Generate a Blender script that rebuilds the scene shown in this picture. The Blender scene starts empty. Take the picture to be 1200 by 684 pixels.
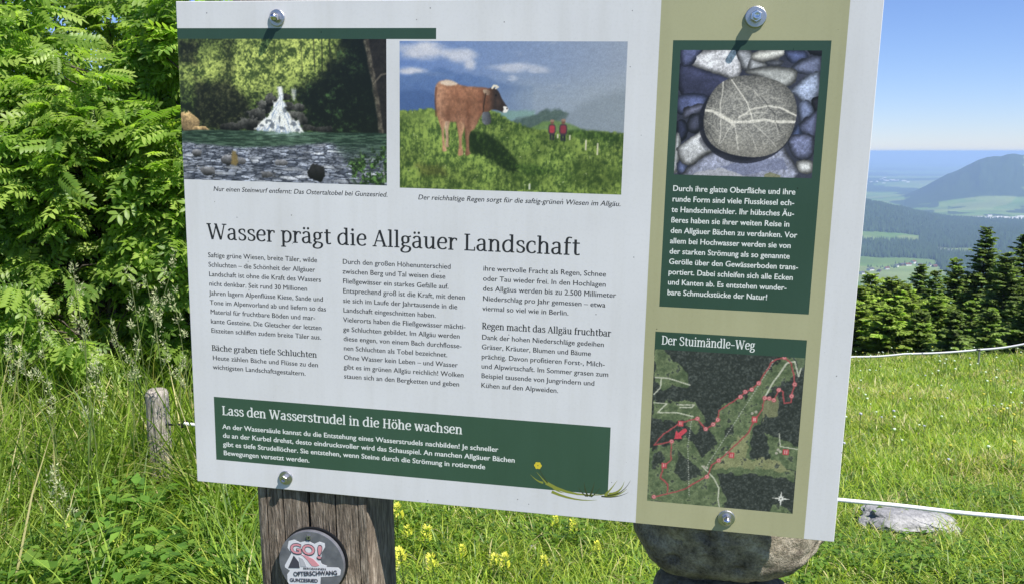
import bpy, bmesh, math, random
import numpy as np
from mathutils import Matrix, Vector, noise as mnoise
R_ = math.radians
random.seed(7)
rng = np.random.default_rng(11)
SC = bpy.context.scene
COL = SC.collection

# ------------------------------------------------------------------ camera
PITCH = R_(9.35)
cam_d = bpy.data.cameras.new('camera')
cam = bpy.data.objects.new('camera', cam_d); COL.objects.link(cam)
cam.location = (0, 0, 1.55)
cam.rotation_euler = (math.pi / 2 - PITCH, 0, 0)
cam_d.sensor_width = 36; cam_d.lens = 30
cam_d.clip_start = 0.05; cam_d.clip_end = 200000
SC.camera = cam
CAMZ = 1.55

# ------------------------------------------------------------------ sky, sun, exposure
SUN = Vector((0.431, -0.368, 0.823)).normalized()
world = bpy.data.worlds.new('World'); SC.world = world; world.use_nodes = True
wn = world.node_tree.nodes; wl = world.node_tree.links
bg = wn['Background']; bg.inputs['Strength'].default_value = 0.075
sky = wn.new('ShaderNodeTexSky'); sky.sky_type = 'NISHITA'; sky.sun_disc = False
sky.sun_elevation = math.asin(SUN.z); sky.sun_rotation = math.atan2(SUN.x, SUN.y)
sky.altitude = 1100; sky.air_density = 1.0; sky.dust_density = 0.1; sky.ozone_density = 4.5
tint = wn.new('ShaderNodeMixRGB'); tint.blend_type = 'MULTIPLY'; tint.inputs['Fac'].default_value = 1.0; tint.inputs['Color2'].default_value = (0.87, 0.905, 1.15, 1)
wl.new(sky.outputs['Color'], tint.inputs['Color1']); wl.new(tint.outputs['Color'], bg.inputs['Color'])
sd = bpy.data.lights.new('sun', 'SUN'); sd.energy = 5.0; sd.angle = R_(0.5); sd.color = (1.0, 0.955, 0.88)
so = bpy.data.objects.new('sun', sd); COL.objects.link(so)
so.rotation_euler = (-SUN).to_track_quat('-Z', 'Y').to_euler(); so.location = (5, -5, 20)
SC.view_settings.view_transform = 'Standard'; SC.view_settings.look = 'None'
SC.view_settings.gamma = 1.0; SC.view_settings.use_curve_mapping = False
SC.view_settings.exposure = 0.80
SC.render.engine = 'CYCLES'
try:
    SC.cycles.volume_bounces = 1; SC.cycles.max_bounces = 10; SC.cycles.diffuse_bounces = 6; SC.cycles.transmission_bounces = 6; SC.cycles.transparent_max_bounces = 8
except Exception: pass

# ------------------------------------------------------------------ helpers
def lin(c):
    c = np.asarray(c, dtype=float) / 255.0
    return np.where(c <= 0.04045, c / 12.92, ((c + 0.055) / 1.055) ** 2.4)

def tag(o, label=None, cat=None, group=None, kind=None):
    if label: o['label'] = label
    if cat: o['category'] = cat
    if group: o['group'] = group
    if kind: o['kind'] = kind
    return o

def link(name, me, mat=None, parent=None):
    o = bpy.data.objects.new(name, me); COL.objects.link(o)
    if mat is not None and me is not None and not me.materials: me.materials.append(mat)
    if parent is not None: o.parent = parent
    return o

def empty(name, loc=(0, 0, 0), rz=0.0):
    o = bpy.data.objects.new(name, None); COL.objects.link(o)
    o.location = loc; o.rotation_euler = (0, 0, rz); o.empty_display_size = 0.1
    return o

def np_mesh(name, V, F, col=None, smooth=False, uv=None):
    """V (n,3), F (m,k) all faces the same size, col (n,3) linear colours per point"""
    V = np.asarray(V, dtype=np.float32); F = np.asarray(F, dtype=np.int32)
    me = bpy.data.meshes.new(name)
    m, k = F.shape
    me.vertices.add(len(V)); me.vertices.foreach_set('co', V.ravel())
    me.loops.add(m * k); me.loops.foreach_set('vertex_index', F.ravel())
    me.polygons.add(m)
    me.polygons.foreach_set('loop_start', np.arange(0, m * k, k, dtype=np.int32))
    try: me.polygons.foreach_set('loop_total', np.full(m, k, dtype=np.int32))
    except Exception: pass
    if smooth: me.polygons.foreach_set('use_smooth', np.ones(m, dtype=bool))
    me.update(calc_edges=True)
    if col is not None:
        a = me.color_attributes.new('Col', 'FLOAT_COLOR', 'POINT')
        c = np.ones((len(V), 4), dtype=np.float32); c[:, :3] = col
        a.data.foreach_set('color', c.ravel())
    return me

def bm_mesh(bm, name, smooth=False):
    me = bpy.data.meshes.new(name); bm.normal_update(); bm.to_mesh(me); bm.free()
    if smooth:
        for p in me.polygons: p.use_smooth = True
    return me

def box_bm(bm, x0, x1, y0, y1, z0, z1):
    vs = [bm.verts.new(p) for p in ((x0,y0,z0),(x1,y0,z0),(x1,y1,z0),(x0,y1,z0),(x0,y0,z1),(x1,y0,z1),(x1,y1,z1),(x0,y1,z1))]
    for f in ((0,3,2,1),(4,5,6,7),(0,1,5,4),(1,2,6,5),(2,3,7,6),(3,0,4,7)): bm.faces.new([vs[i] for i in f])

def lathe(prof, n=32, axis='z', wob=0):
    """prof: (r, h) list, revolved"""
    V = []; F = []
    for (r, h) in prof:
        for i in range(n):
            a = 2 * math.pi * i / n
            V.append((r * math.cos(a), r * math.sin(a), h))
    for j in range(len(prof) - 1):
        for i in range(n):
            F.append((j*n+i, j*n+(i+1) % n, (j+1)*n+(i+1) % n, (j+1)*n+i))
    me = bpy.data.meshes.new('lathe')
    F2 = [tuple(range(n))[::-1], tuple(range((len(prof)-1)*n, len(prof)*n))]
    me.from_pydata(V, [], F + F2); me.update()
    return me

def tube_arrays(P, rad, n=6):
    P = np.asarray(P, float); m = len(P)
    rad = np.full(m, rad) if np.isscalar(rad) else np.asarray(rad)
    T = np.gradient(P, axis=0); T /= np.linalg.norm(T, axis=1)[:, None] + 1e-12
    ref = np.array([0, 0, 1.0]) if abs(T[0, 2]) < 0.9 else np.array([1.0, 0, 0])
    A = np.cross(T, ref); A /= np.linalg.norm(A, axis=1)[:, None] + 1e-12
    B = np.cross(T, A)
    a = np.arange(n) * 2 * np.pi / n
    V = P[:, None] + rad[:, None, None] * (np.cos(a)[None, :, None] * A[:, None] + np.sin(a)[None, :, None] * B[:, None])
    F = []
    for j in range(m - 1):
        for i in range(n):
            F.append((j*n+i, j*n+(i+1) % n, (j+1)*n+(i+1) % n, (j+1)*n+i))
    return V.reshape(-1, 3), np.array(F)

def merge(parts):
    """list of (V,F[,C]) with the same face size"""
    Vs, Fs, Cs = [], [], []; off = 0
    for p in parts:
        Vs.append(p[0]); Fs.append(np.asarray(p[1]) + off); off += len(p[0])
        if len(p) > 2: Cs.append(p[2])
    return np.concatenate(Vs), np.concatenate(Fs), (np.concatenate(Cs) if Cs else None)

# ------------------------------------------------------------------ materials
def mat(name, col=(0.5, 0.5, 0.5), rough=0.6, metal=0.0, spec=0.5):
    m = bpy.data.materials.new(name); m.use_nodes = True
    b = m.node_tree.nodes['Principled BSDF']
    b.inputs['Base Color'].default_value = (*col, 1); b.inputs['Roughness'].default_value = rough
    b.inputs['Metallic'].default_value = metal; b.inputs['Specular IOR Level'].default_value = spec
    return m

def N(m, t, **kw):
    n = m.node_tree.nodes.new(t)
    for k, v in kw.items(): setattr(n, k, v)
    return n
def L(m, a, b): m.node_tree.links.new(a, b)
def bsdf(m): return m.node_tree.nodes['Principled BSDF']

def ramp(m, fac, stops):
    r = N(m, 'ShaderNodeValToRGB'); e = r.color_ramp.elements
    while len(e) > 1: e.remove(e[-1])
    e[0].position = stops[0][0]; e[0].color = (*stops[0][1], 1)
    for p, c in stops[1:]:
        x = e.new(p); x.color = (*c, 1)
    L(m, fac, r.inputs['Fac']); return r.outputs['Color']

def coords(m, scale=(1, 1, 1), kind='Object'):
    tc = N(m, 'ShaderNodeTexCoord'); mp = N(m, 'ShaderNodeMapping'); mp.inputs['Scale'].default_value = scale
    L(m, tc.outputs[kind], mp.inputs['Vector']); return mp.outputs['Vector']

def noise_tex(m, vec, scale, detail=4, rough=0.55):
    n = N(m, 'ShaderNodeTexNoise'); n.inputs['Scale'].default_value = scale
    n.inputs['Detail'].default_value = detail; n.inputs['Roughness'].default_value = rough
    L(m, vec, n.inputs['Vector']); return n.outputs['Fac']

def bump(m, h, strength=0.3, dist=0.01):
    b = N(m, 'ShaderNodeBump'); b.inputs['Strength'].default_value = strength; b.inputs['Distance'].default_value = dist
    L(m, h, b.inputs['Height']); L(m, b.outputs['Normal'], bsdf(m).inputs['Normal'])

def attr_col(m, name='Col'):
    a = N(m, 'ShaderNodeAttribute'); a.attribute_name = name; return a.outputs['Color']

def leaf_mat(name, trans=0.4, rough=0.45, warm=1.0):
    """colour from the Col attribute; light also comes through the blade"""
    m = mat(name, rough=rough, spec=0.35)
    c = attr_col(m); L(m, c, bsdf(m).inputs['Base Color'])
    tr = N(m, 'ShaderNodeBsdfTranslucent')
    mul = N(m, 'ShaderNodeMixRGB', blend_type='MULTIPLY'); mul.inputs['Fac'].default_value = 1.0
    mul.inputs['Color2'].default_value = (1.5 * warm, 1.7, 0.7, 1)
    L(m, c, mul.inputs['Color1']); L(m, mul.outputs['Color'], tr.inputs['Color'])
    mx = N(m, 'ShaderNodeMixShader'); mx.inputs['Fac'].default_value = trans
    L(m, bsdf(m).outputs['BSDF'], mx.inputs[1]); L(m, tr.outputs['BSDF'], mx.inputs[2])
    L(m, mx.outputs['Shader'], m.node_tree.nodes['Material Output'].inputs['Surface'])
    return m

M = {}
M['grass'] = leaf_mat('grass_blades', 0.45)
M['leaf'] = leaf_mat('rowan_leaves', 0.52, 0.42)
M['needles'] = leaf_mat('spruce_needles', 0.38, 0.75)
M['petal'] = leaf_mat('petals', 0.3, 0.6, 0.7)
M['bark'] = mat('bark', (0.05, 0.04, 0.03), 0.9)
v = coords(M['bark'], (1, 1, 0.2)); f = noise_tex(M['bark'], v, 40)
L(M['bark'], ramp(M['bark'], f, [(0.3, (0.025, 0.02, 0.015)), (0.7, (0.12, 0.10, 0.075))]), bsdf(M['bark']).inputs['Base Color']); bump(M['bark'], f, 0.5, 0.01)

def print_mat(name, col, rough=0.35):
    m = mat(name, col, rough, spec=0.35)
    v = coords(m); a = noise_tex(m, v, 6, 5); b = noise_tex(m, v, 900, 2)
    s = N(m, 'ShaderNodeTexVoronoi'); s.inputs['Scale'].default_value = 62; L(m, v, s.inputs['Vector'])
    dot = N(m, 'ShaderNodeMath', operation='LESS_THAN'); dot.inputs[1].default_value = 0.055; L(m, s.outputs['Distance'], dot.inputs[0])
    gate = N(m, 'ShaderNodeSeparateColor'); L(m, s.outputs['Color'], gate.inputs['Color'])
    g = N(m, 'ShaderNodeMath', operation='GREATER_THAN'); g.inputs[1].default_value = 0.80; L(m, gate.outputs['Red'], g.inputs[0])
    dd = N(m, 'ShaderNodeMath', operation='MULTIPLY'); L(m, dot.outputs[0], dd.inputs[0]); L(m, g.outputs[0], dd.inputs[1])
    c = np.array(col)
    base = ramp(m, a, [(0.3, tuple(c * 0.95)), (0.7, tuple(np.minimum(c * 1.03, 1)))])
    mx = N(m, 'ShaderNodeMixRGB'); L(m, dd.outputs[0], mx.inputs['Fac']); L(m, base, mx.inputs['Color1']); mx.inputs['Color2'].default_value = (*(c * 0.35), 1)
    # fine scratches and faint run marks of dirty water
    v2 = coords(m, (1.0, 0.06, 1.0)); run = noise_tex(m, v2, 38, 5, .6); v3 = coords(m, (0.5, 1, 1)); v3n = v3.node; v3n.inputs['Rotation'].default_value = (0, 0, .6)
    w = N(m, 'ShaderNodeTexVoronoi'); w.feature = 'DISTANCE_TO_EDGE'; w.inputs['Scale'].default_value = 9; L(m, v3, w.inputs['Vector'])
    mk = N(m, 'ShaderNodeMixRGB', blend_type='MULTIPLY'); mk.inputs['Fac'].default_value = 1
    L(m, mx.outputs['Color'], mk.inputs['Color1']); L(m, ramp(m, run, [(.25, (.93, .925, .91)), (.55, (1, 1, 1))]), mk.inputs['Color2'])
    mg = N(m, 'ShaderNodeMixRGB', blend_type='MULTIPLY'); mg.inputs['Fac'].default_value = 1
    L(m, mk.outputs['Color'], mg.inputs['Color1']); L(m, ramp(m, noise_tex(m, v, 260, 3, .7), [(.28, (.95, .95, .95)), (.5, (1, 1, 1))]), mg.inputs['Color2'])
    L(m, mg.outputs['Color'], bsdf(m).inputs['Base Color'])
    L(m, ramp(m, a, [(.3, (rough-.06,)*3), (.7, (rough+.12,)*3)]), bsdf(m).inputs['Roughness'])
    bump(m, b, 0.08, 0.0005)
    return m
WHITE = 0.65
def pc(r, g, b, k=1.0):
    """colour as it looks on the print (sRGB) -> albedo of the ink, paper white (212,215,222) = WHITE"""
    return tuple(np.clip(lin((r, g, b)) / lin((212, 215, 222)) * WHITE * k, 0, 0.95))
M['panel'] = print_mat('panel_white', (0.64, 0.64, 0.662))
M['olive'] = print_mat('print_olive', pc(166, 167, 137))
M['green'] = print_mat('print_green', pc(50, 77, 67))
M['green2'] = print_mat('print_green_light', pc(57, 86, 72))
M['ink'] = mat('ink_black', (0.015, 0.016, 0.02), 0.5)
M['ink_grey'] = mat('ink_grey', (0.012, 0.013, 0.018), 0.5)
M['ink_white'] = mat('ink_white', (0.70, 0.72, 0.70), 0.5)
M['panel_edge'] = mat('panel_edge', (0.10, 0.10, 0.11), 0.5)
M['photo'] = mat('photo_print', rough=0.33, spec=0.35); L(M['photo'], attr_col(M['photo']), bsdf(M['photo']).inputs['Base Color'])
M['steel'] = mat('stainless_steel', (0.62, 0.62, 0.64), 0.22, 1.0)
M['steel_dull'] = mat('steel_dull', (0.5, 0.5, 0.52), 0.38, 1.0)
v = coords(M['steel_dull']); bump(M['steel_dull'], noise_tex(M['steel_dull'], v, 300), 0.15, 0.0005)

# weathered timber of the big post and of the stake
def wood_mat(name, dark, mid, light, sc):
    m = mat(name, mid, 0.85, spec=0.2)
    v = coords(m, (1, 1, 0.045)); f1 = noise_tex(m, v, sc, 8, 0.7)
    v2 = coords(m, (1, 1, 0.12)); f2 = noise_tex(m, v2, sc * 3.2, 4, 0.6)
    v3 = coords(m); f3 = noise_tex(m, v3, 9, 4)
    ad = N(m, 'ShaderNodeMath', operation='MULTIPLY_ADD'); ad.inputs[1].default_value = 0.6; L(m, f1, ad.inputs[0]); L(m, f2, ad.inputs[2])
    base = ramp(m, ad.outputs[0], [(0.55, dark), (0.8, mid), (1.0, light)])
    mx = N(m, 'ShaderNodeMixRGB', blend_type='MULTIPLY'); mx.inputs['Fac'].default_value = 0.8
    L(m, base, mx.inputs['Color1']); L(m, ramp(m, f3, [(0.3, (0.55, 0.55, 0.56)), (0.7, (1.15, 1.1, 1.05))]), mx.inputs['Color2'])
    L(m, mx.outputs['Color'], bsdf(m).inputs['Base Color']); bump(m, ad.outputs[0], 0.9, 0.006)
    return m
M['timber'] = wood_mat('weathered_timber', (0.06, 0.048, 0.038), (0.20, 0.165, 0.13), (0.40, 0.35, 0.29), 95)
M['timber_end'] = wood_mat('stake_timber', (0.13, 0.12, 0.11), (0.36, 0.33, 0.29), (0.58, 0.55, 0.50), 90)
M['crack'] = mat('crack', (0.012, 0.010, 0.008), 0.95)

# boulder
def rock_mat(name, a, b, c, sc=18):
    m = mat(name, b, 0.9, spec=0.25); v = coords(m)
    f = noise_tex(m, v, sc, 9, 0.68); g = noise_tex(m, v, sc * 0.22, 4); h = noise_tex(m, v, sc * 8, 4, 0.7)
    base = ramp(m, f, [(0.32, a), (0.5, b), (0.68, c)])
    mx = N(m, 'ShaderNodeMixRGB', blend_type='MULTIPLY'); mx.inputs['Fac'].default_value = 0.75
    L(m, base, mx.inputs['Color1']); L(m, ramp(m, g, [(0.35, (0.62, 0.60, 0.58)), (0.65, (1.15, 1.1, 1.0))]), mx.inputs['Color2'])
    mx2 = N(m, 'ShaderNodeMixRGB', blend_type='MULTIPLY'); mx2.inputs['Fac'].default_value = 0.8
    L(m, mx.outputs['Color'], mx2.inputs['Color1']); L(m, ramp(m, h, [(0.3, (0.55, 0.55, 0.55)), (0.6, (1.1, 1.1, 1.1))]), mx2.inputs['Color2'])
    L(m, mx2.outputs['Color'], bsdf(m).inputs['Base Color'])
    ad = N(m, 'ShaderNodeMath', operation='ADD'); L(m, f, ad.inputs[0]); L(m, h, ad.inputs[1]); bump(m, ad.outputs[0], 0.7, 0.006)
    return m
M['rock'] = rock_mat('boulder_stone', (0.12, 0.10, 0.08), (0.32, 0.285, 0.225), (0.52, 0.48, 0.40), 34)
M['rock_tan'] = rock_mat('boulder_tan', (0.14, 0.12, 0.095), (0.26, 0.23, 0.18), (0.38, 0.34, 0.27))
M['rock_pale'] = rock_mat('limestone_pale', (0.22, 0.23, 0.25), (0.31, 0.32, 0.345), (0.40, 0.41, 0.43), 9)

# ================================================================== ground and far terrain
def sstep(a, b, x):
    t = np.clip((x - a) / (b - a), 0, 1); return t * t * (3 - 2 * t)

def vnoise(X, Y, seed=0):
    """value noise, vectorised"""
    xi = np.floor(X).astype(np.int64); yi = np.floor(Y).astype(np.int64)
    fx = X - xi; fy = Y - yi; fx = fx*fx*(3-2*fx); fy = fy*fy*(3-2*fy)
    def h(i, j):
        n = (i * 374761393 + j * 668265263 + seed * 1442695041) & 0x7fffffff
        n = ((n ^ (n >> 13)) * 1274126177) & 0x7fffffff
        return ((n ^ (n >> 16)) & 0xffff) / 65535.0
    return (h(xi, yi)*(1-fx) + h(xi+1, yi)*fx)*(1-fy) + (h(xi, yi+1)*(1-fx) + h(xi+1, yi+1)*fx)*fy
def fbm(X, Y, f=1.0, o=4, seed=0, g=0.5):
    s = 0; a = 1; t = 0
    for k in range(o):
        s = s + a * vnoise(X*f, Y*f, seed + 17*k); t += a; a *= g; f *= 2.03
    return s / t

CREST = 11.6
def near_z(x, y):
    """the meadow: level by the sign, falling away to the right, over a crest, then steep"""
    k = sstep(-1.2, 1.0, x)
    sl = 0.154 * k + 0.02 * (1 - k)
    yc = CREST - 0.25 * (x - 4)
    yc = np.where(x < 0, 12.6 + 2 * (1 - k), yc)
    z = -sl * np.clip(y - 3.0, 0, None)
    z = z + 0.032 * np.clip(x - 4, 0, 6) * sstep(6, 11, y)
    over = np.clip(y - yc, 0, None)
    z = z - 0.40 * over * sstep(0, 5, over) - 0.10 * over * k
    z = z + 0.05 * (fbm(x + 50, y + 50, 0.9, 3, 3) - 0.5) * sstep(1.0, 3.0, np.hypot(x, y)) + 0.02 * (fbm(x, y, 4.0, 3, 5) - 0.5)
    z = np.where(y < 0, 0.03 * y, z)
    return z
FLOOR = -361.0
def far_z(x, y):
    r = np.hypot(x, y); az = np.degrees(np.arctan2(x, y))
    z = np.full_like(r, FLOOR) + 14 * (fbm(x, y, 1/900., 4, 21) - 0.5)
    # wooded ridge falling from left to right
    top = 112 * sstep(29.0, 20.0, az + 1.0 * (fbm(az, r*0, 0.8, 2, 5) - .5)) + 12
    z = z + top * np.exp(-((r - 4600) / 650.0) ** 2) * sstep(-20, 0, az)
    # wooded lower foreland on the right
    z = z + 28 * np.exp(-((r - 3900) / 500.0) ** 2) * sstep(27, 30, az)
    # the broad mountain
    prof = np.interp(az, [22.5, 24.6, 25.8, 27.2, 28.5, 29.4, 30.2, 31.5, 33, 37, 42], [0, 20, 105, 215, 308, 335, 330, 322, 328, 230, 70])
    z = z + prof * np.exp(-((r - 7300) / 900.0) ** 2) * (0.93 + 0.14 * fbm(az*1.5, r/600, 1.0, 4, 9))
    # second ridges behind
    p2 = np.interp(az, [5, 14, 20, 24, 27, 30, 40], [80, 60, 25, 30, 50, 60, 60])
    z = z + p2 * np.exp(-((r - 11500) / 1500.0) ** 2)
    z = z + 150 * (fbm(x, y, 1/6000., 4, 31) - 0.62) * sstep(10500, 20000, r)
    return z
def ground_z(x, y):
    x = np.asarray(x, float); y = np.asarray(y, float)
    r = np.hypot(x, y)
    zn = near_z(x, y)
    # long slope below the crest to the valley floor
    slope = -2.6 - 0.36 * (r - 14)
    ysafe = np.where(y > 0.2 * np.abs(x) - 1, 1.0, 0.0)
    w = sstep(18, 60, r)
    z = zn * (1 - w) + (slope + 4 * (fbm(x, y, 1/60., 3, 8) - .5) * sstep(40, 200, r)) * w
    wf = sstep(900, 1150, r)
    z = z * (1 - wf) + far_z(x, y) * wf
    back = sstep(0.5, -0.2, y / np.maximum(r, 1e-3))    # behind the camera the hill goes on level
    z = z * (1 - back) + (0.02 * np.clip(r, 0, 300)) * back * sstep(2, 20, r)
    return z

azs = np.radians(np.concatenate([np.arange(-180, -60, 3), np.arange(-60, -32, 1.0), np.arange(-32, 18.5, 0.4), np.arange(18.5, 35, 0.055), np.arange(35, 50, 0.5), np.arange(50, 180, 3)]))
rs = np.concatenate([[0.02], np.geomspace(0.3, 30, 190), np.geomspace(30.6, 1500, 60)[0:], np.geomspace(1512, 9000, 330), np.geomspace(9150, 43000, 50)])
A, Rr = np.meshgrid(azs, rs)
X = Rr * np.sin(A); Y = Rr * np.cos(A); Z = ground_z(X, Y)
azd = np.degrees(A)
def forest_mask(x, y):
    """1 where the far land is wooded"""
    r = np.hypot(x, y); az = np.degrees(np.arctan2(x, y))
    n = fbm(x, y, 1/520., 4, 41); n2 = fbm(x, y, 1/160., 3, 43)
    m = np.zeros_like(r)
    ridge = (r > 3230 - 420*sstep(26.2, 27.6, az) + 160*(n2-.5)) & (r < 5050) & (az > -60)
    m = np.where(ridge, 1, m)
    # clearings on the ridge and among its foot woods
    c1 = (az > 21.3) & (az < 25.6) & (np.abs(r - 3760 - 20*(az-23)) < 125 + 60*(n2-.5))
    c2 = (az > 26.6) & (az < 28.6) & (np.abs(r - 3500) < 80 + 100*(n2-.5))
    m = np.where(c1 | c2, 0, m)
    m = np.where((r > 1150) & (r < 2500) & (n2 > 0.72), 1, m)
    m = np.where((r < 1750) & (r > 300) & (n > 0.35), 1, m)
    m = np.where((r > 5500 + 500*(n2-.5)) & (r < 6350 + 600*(n2-.5)) & (az < 26.5 + 3*(n-.5)) & (n > .40), 1, m)
    m = np.where((r > 4250) & (r < 6000) & (az > 27) & (n2 > 0.60), 1, m)
    mt = (r > 6250) & (r < 8400) & (az > 24.3 + 2.2*(n-.5) + 1.2*(n2-.5))
    m = np.where(mt & ((n2 + .25*n > 0.22) | (az < 30)), 1, m)
    m = np.where((az > 30.6) & (r > 6300) & (r < 7150) & (n2 + n > .9), 0, m)
    m = np.where((r > 8400) & (fbm(x, y, 1/1500., 4, 47) > 0.5), 1, m)
    return m
fm = forest_mask(X, Y)
nn = fbm(X, Y, 1/180., 4, 51); n3 = fbm(X, Y, 1/45., 3, 53)
fields = np.stack([0.075 + 0.09*nn, 0.165 + 0.06*nn, 0.030 + 0.03*nn], -1)
hay = (fbm(X, Y, 1/260., 2, 57) > 0.63)[..., None]
fields = np.where(hay, np.stack([0.17 + 0*nn, 0.20 + 0.05*nn, 0.07 + 0*nn], -1), fields)
plot = vnoise(X/150. + .5*nn, Y/95. + .5*nn, 59)[..., None]; fields = fields*(.78 + .4*(np.floor(plot*5)/5))
woods = np.stack([0.020 + 0.02*n3, 0.040 + 0.028*n3, 0.017 + 0.012*n3], -1)
C = fields * (1 - fm[..., None]) + woods * fm[..., None]
gn = fbm(X, Y, 7.0, 4, 61)[..., None]; g2 = fbm(X, Y, 1.3, 3, 67)[..., None]
nearc = np.array([0.075, 0.115, 0.026]) * (0.55 + 0.7*gn) + np.array([0.09, 0.07, 0.03]) * sstep(0.55, 0.75, g2)
wn_ = sstep(30, 15, Rr)[..., None]
C = C * (1 - wn_) + nearc * wn_
n_a = len(azs); n_r = len(rs)
idx = np.arange(n_a * n_r).reshape(n_r, n_a)
i0 = idx[:-1, :]; i1 = idx[1:, :]
F = np.stack([i0, np.roll(i0, -1, 1), np.roll(i1, -1, 1), i1], -1).reshape(-1, 4)
M['ground'] = mat('meadow_soil', rough=0.95, spec=0.1)
gc = attr_col(M['ground']); vv = coords(M['ground']); gf = noise_tex(M['ground'], vv, 30, 6, 0.7)
gm = N(M['ground'], 'ShaderNodeMixRGB', blend_type='MULTIPLY'); gm.inputs['Fac'].default_value = 0.6
L(M['ground'], gc, gm.inputs['Color1']); L(M['ground'], ramp(M['ground'], gf, [(0.3, (0.5, 0.5, 0.5)), (0.7, (1.25, 1.25, 1.25))]), gm.inputs['Color2'])
L(M['ground'], gm.outputs['Color'], bsdf(M['ground']).inputs['Base Color'])
ground = link('ground', np_mesh('ground', np.stack([X, Y, Z], -1).reshape(-1, 3), F[:, ::-1], C.reshape(-1, 3), True), M['ground'])
ground['kind'] = 'structure'

def gz(x, y): return float(ground_z(np.array([x]), np.array([y]))[0])
def ray(u, v):
    """direction of the line of sight through a point of the 1200x684 photograph"""
    a = (u - 600) / 1000.0; b = (342 - v) / 1000.0
    return Vector((a, math.cos(PITCH) + b*math.sin(PITCH), -math.sin(PITCH) + b*math.cos(PITCH)))
def at_y(u, v, y):
    d = ray(u, v); t = y / d.y; return Vector((d.x*t, y, CAMZ + d.z*t))
def on_ground(u, v, ymax=5000):
    d = ray(u, v); t = 0.5; s = 0.03
    while t < ymax:
        p = Vector((d.x*t, d.y*t, CAMZ + d.z*t))
        if p.z <= gz(p.x, p.y): return p
        t += s; s = max(0.03, t*0.01)
    return p
# ================================================================== printed pictures (painted point by point on fine grids)
def spline(P, k=6):
    P = np.array(P, float)
    closed = np.allclose(P[0], P[-1])
    Q = np.vstack([P[-2] if closed else 2*P[0]-P[1], P, P[1] if closed else 2*P[-1]-P[-2]]); out = []
    for i in range(1, len(Q)-2):
        for t in np.linspace(0, 1, k, endpoint=False):
            out.append(.5*((2*Q[i]) + (-Q[i-1]+Q[i+1])*t + (2*Q[i-1]-5*Q[i]+4*Q[i+1]-Q[i+2])*t*t + (-Q[i-1]+3*Q[i]-3*Q[i+1]+Q[i+2])*t**3))
    out.append(P[-1]); return np.array(out)
def loop(P, k=4):
    """rounded closed outline through the points"""
    return [tuple(q) for q in spline(list(P)+[P[0]], k)]
def inpoly(X, Y, P):
    m = np.zeros(X.shape, bool); n = len(P); j = n - 1
    for i in range(n):
        xi, yi = P[i]; xj, yj = P[j]
        if yi != yj:
            c = ((yi > Y) != (yj > Y)) & (X < (xj - xi) * (Y - yi) / (yj - yi) + xi); m ^= c
        j = i
    return m
def segd(X, Y, P, asp=1.0):
    d = np.full(X.shape, 9.0)
    for (x0, y0), (x1, y1) in zip(P[:-1], P[1:]):
        dx = x1-x0; dy = (y1-y0)*asp; px = X-x0; py = (Y-y0)*asp
        t = np.clip((px*dx+py*dy)/(dx*dx+dy*dy+1e-12), 0, 1)
        d = np.minimum(d, np.hypot(px-t*dx, py-t*dy))
    return d
def put(I, m, c, a=1.0):
    m = (np.asarray(m, float) * a)[..., None]; I[:] = I*(1-m) + np.asarray(c, float)*m
def grid(w, h, nx):
    ny = int(nx*h/w); U, V = np.meshgrid(np.linspace(0, 1, nx), np.linspace(0, 1, ny)); return U, V
def cells(U, V, sx, sy, seed, jit=0.9):
    """worley cells: distance to nearest, gap to second, id noise"""
    x = U*sx; y = V*sy; xi = np.floor(x).astype(int); yi = np.floor(y).astype(int)
    d1 = np.full(U.shape, 9.0); d2 = d1.copy(); cid = np.zeros(U.shape)
    for dx in (-1, 0, 1):
        for dy in (-1, 0, 1):
            cx = xi+dx; cy = yi+dy
            hx = vnoise(cx.astype(float), cy.astype(float), seed); hy = vnoise(cx.astype(float), cy.astype(float), seed+5)
            d = np.hypot(x-(cx+.5+jit*(hx-.5)), y-(cy+.5+jit*(hy-.5)))
            idn = vnoise(cx.astype(float), cy.astype(float), seed+9)
            new = d < d1
            d2 = np.where(new, d1, np.minimum(d2, d)); cid = np.where(new, idn, cid); d1 = np.minimum(d1, d)
    return d1, d2-d1, cid
def mixc(a, b, t): t = np.clip(t, 0, 1)[..., None]; return np.asarray(a, float)*(1-t) + np.asarray(b, float)*t

def soften(I, U, V, seed, amp, sat=.92):
    """photographic grain, slight blur and fading of the ink"""
    h, w = U.shape; J = I.copy()
    for _ in range(1):
        J[1:-1, 1:-1] = (4*J[1:-1, 1:-1] + J[:-2, 1:-1] + J[2:, 1:-1] + J[1:-1, :-2] + J[1:-1, 2:])/8
    rr = np.random.default_rng(seed); g1 = rr.normal(0, 1, (h, w)); g1 = (g1 + np.roll(g1, 1, 0) + np.roll(g1, 1, 1) + np.roll(g1, (1, 1), (0, 1)))/2
    g2 = fbm(U*w/5., V*h/5., 1.0, 2, seed)-.5
    J = J*(1 + amp*(.45*g1 + 1.3*g2))[..., None]
    l = J.mean(-1, keepdims=True); J = l + (J-l)*sat
    return np.clip(J*.97 + 5, 0, 255)

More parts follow.
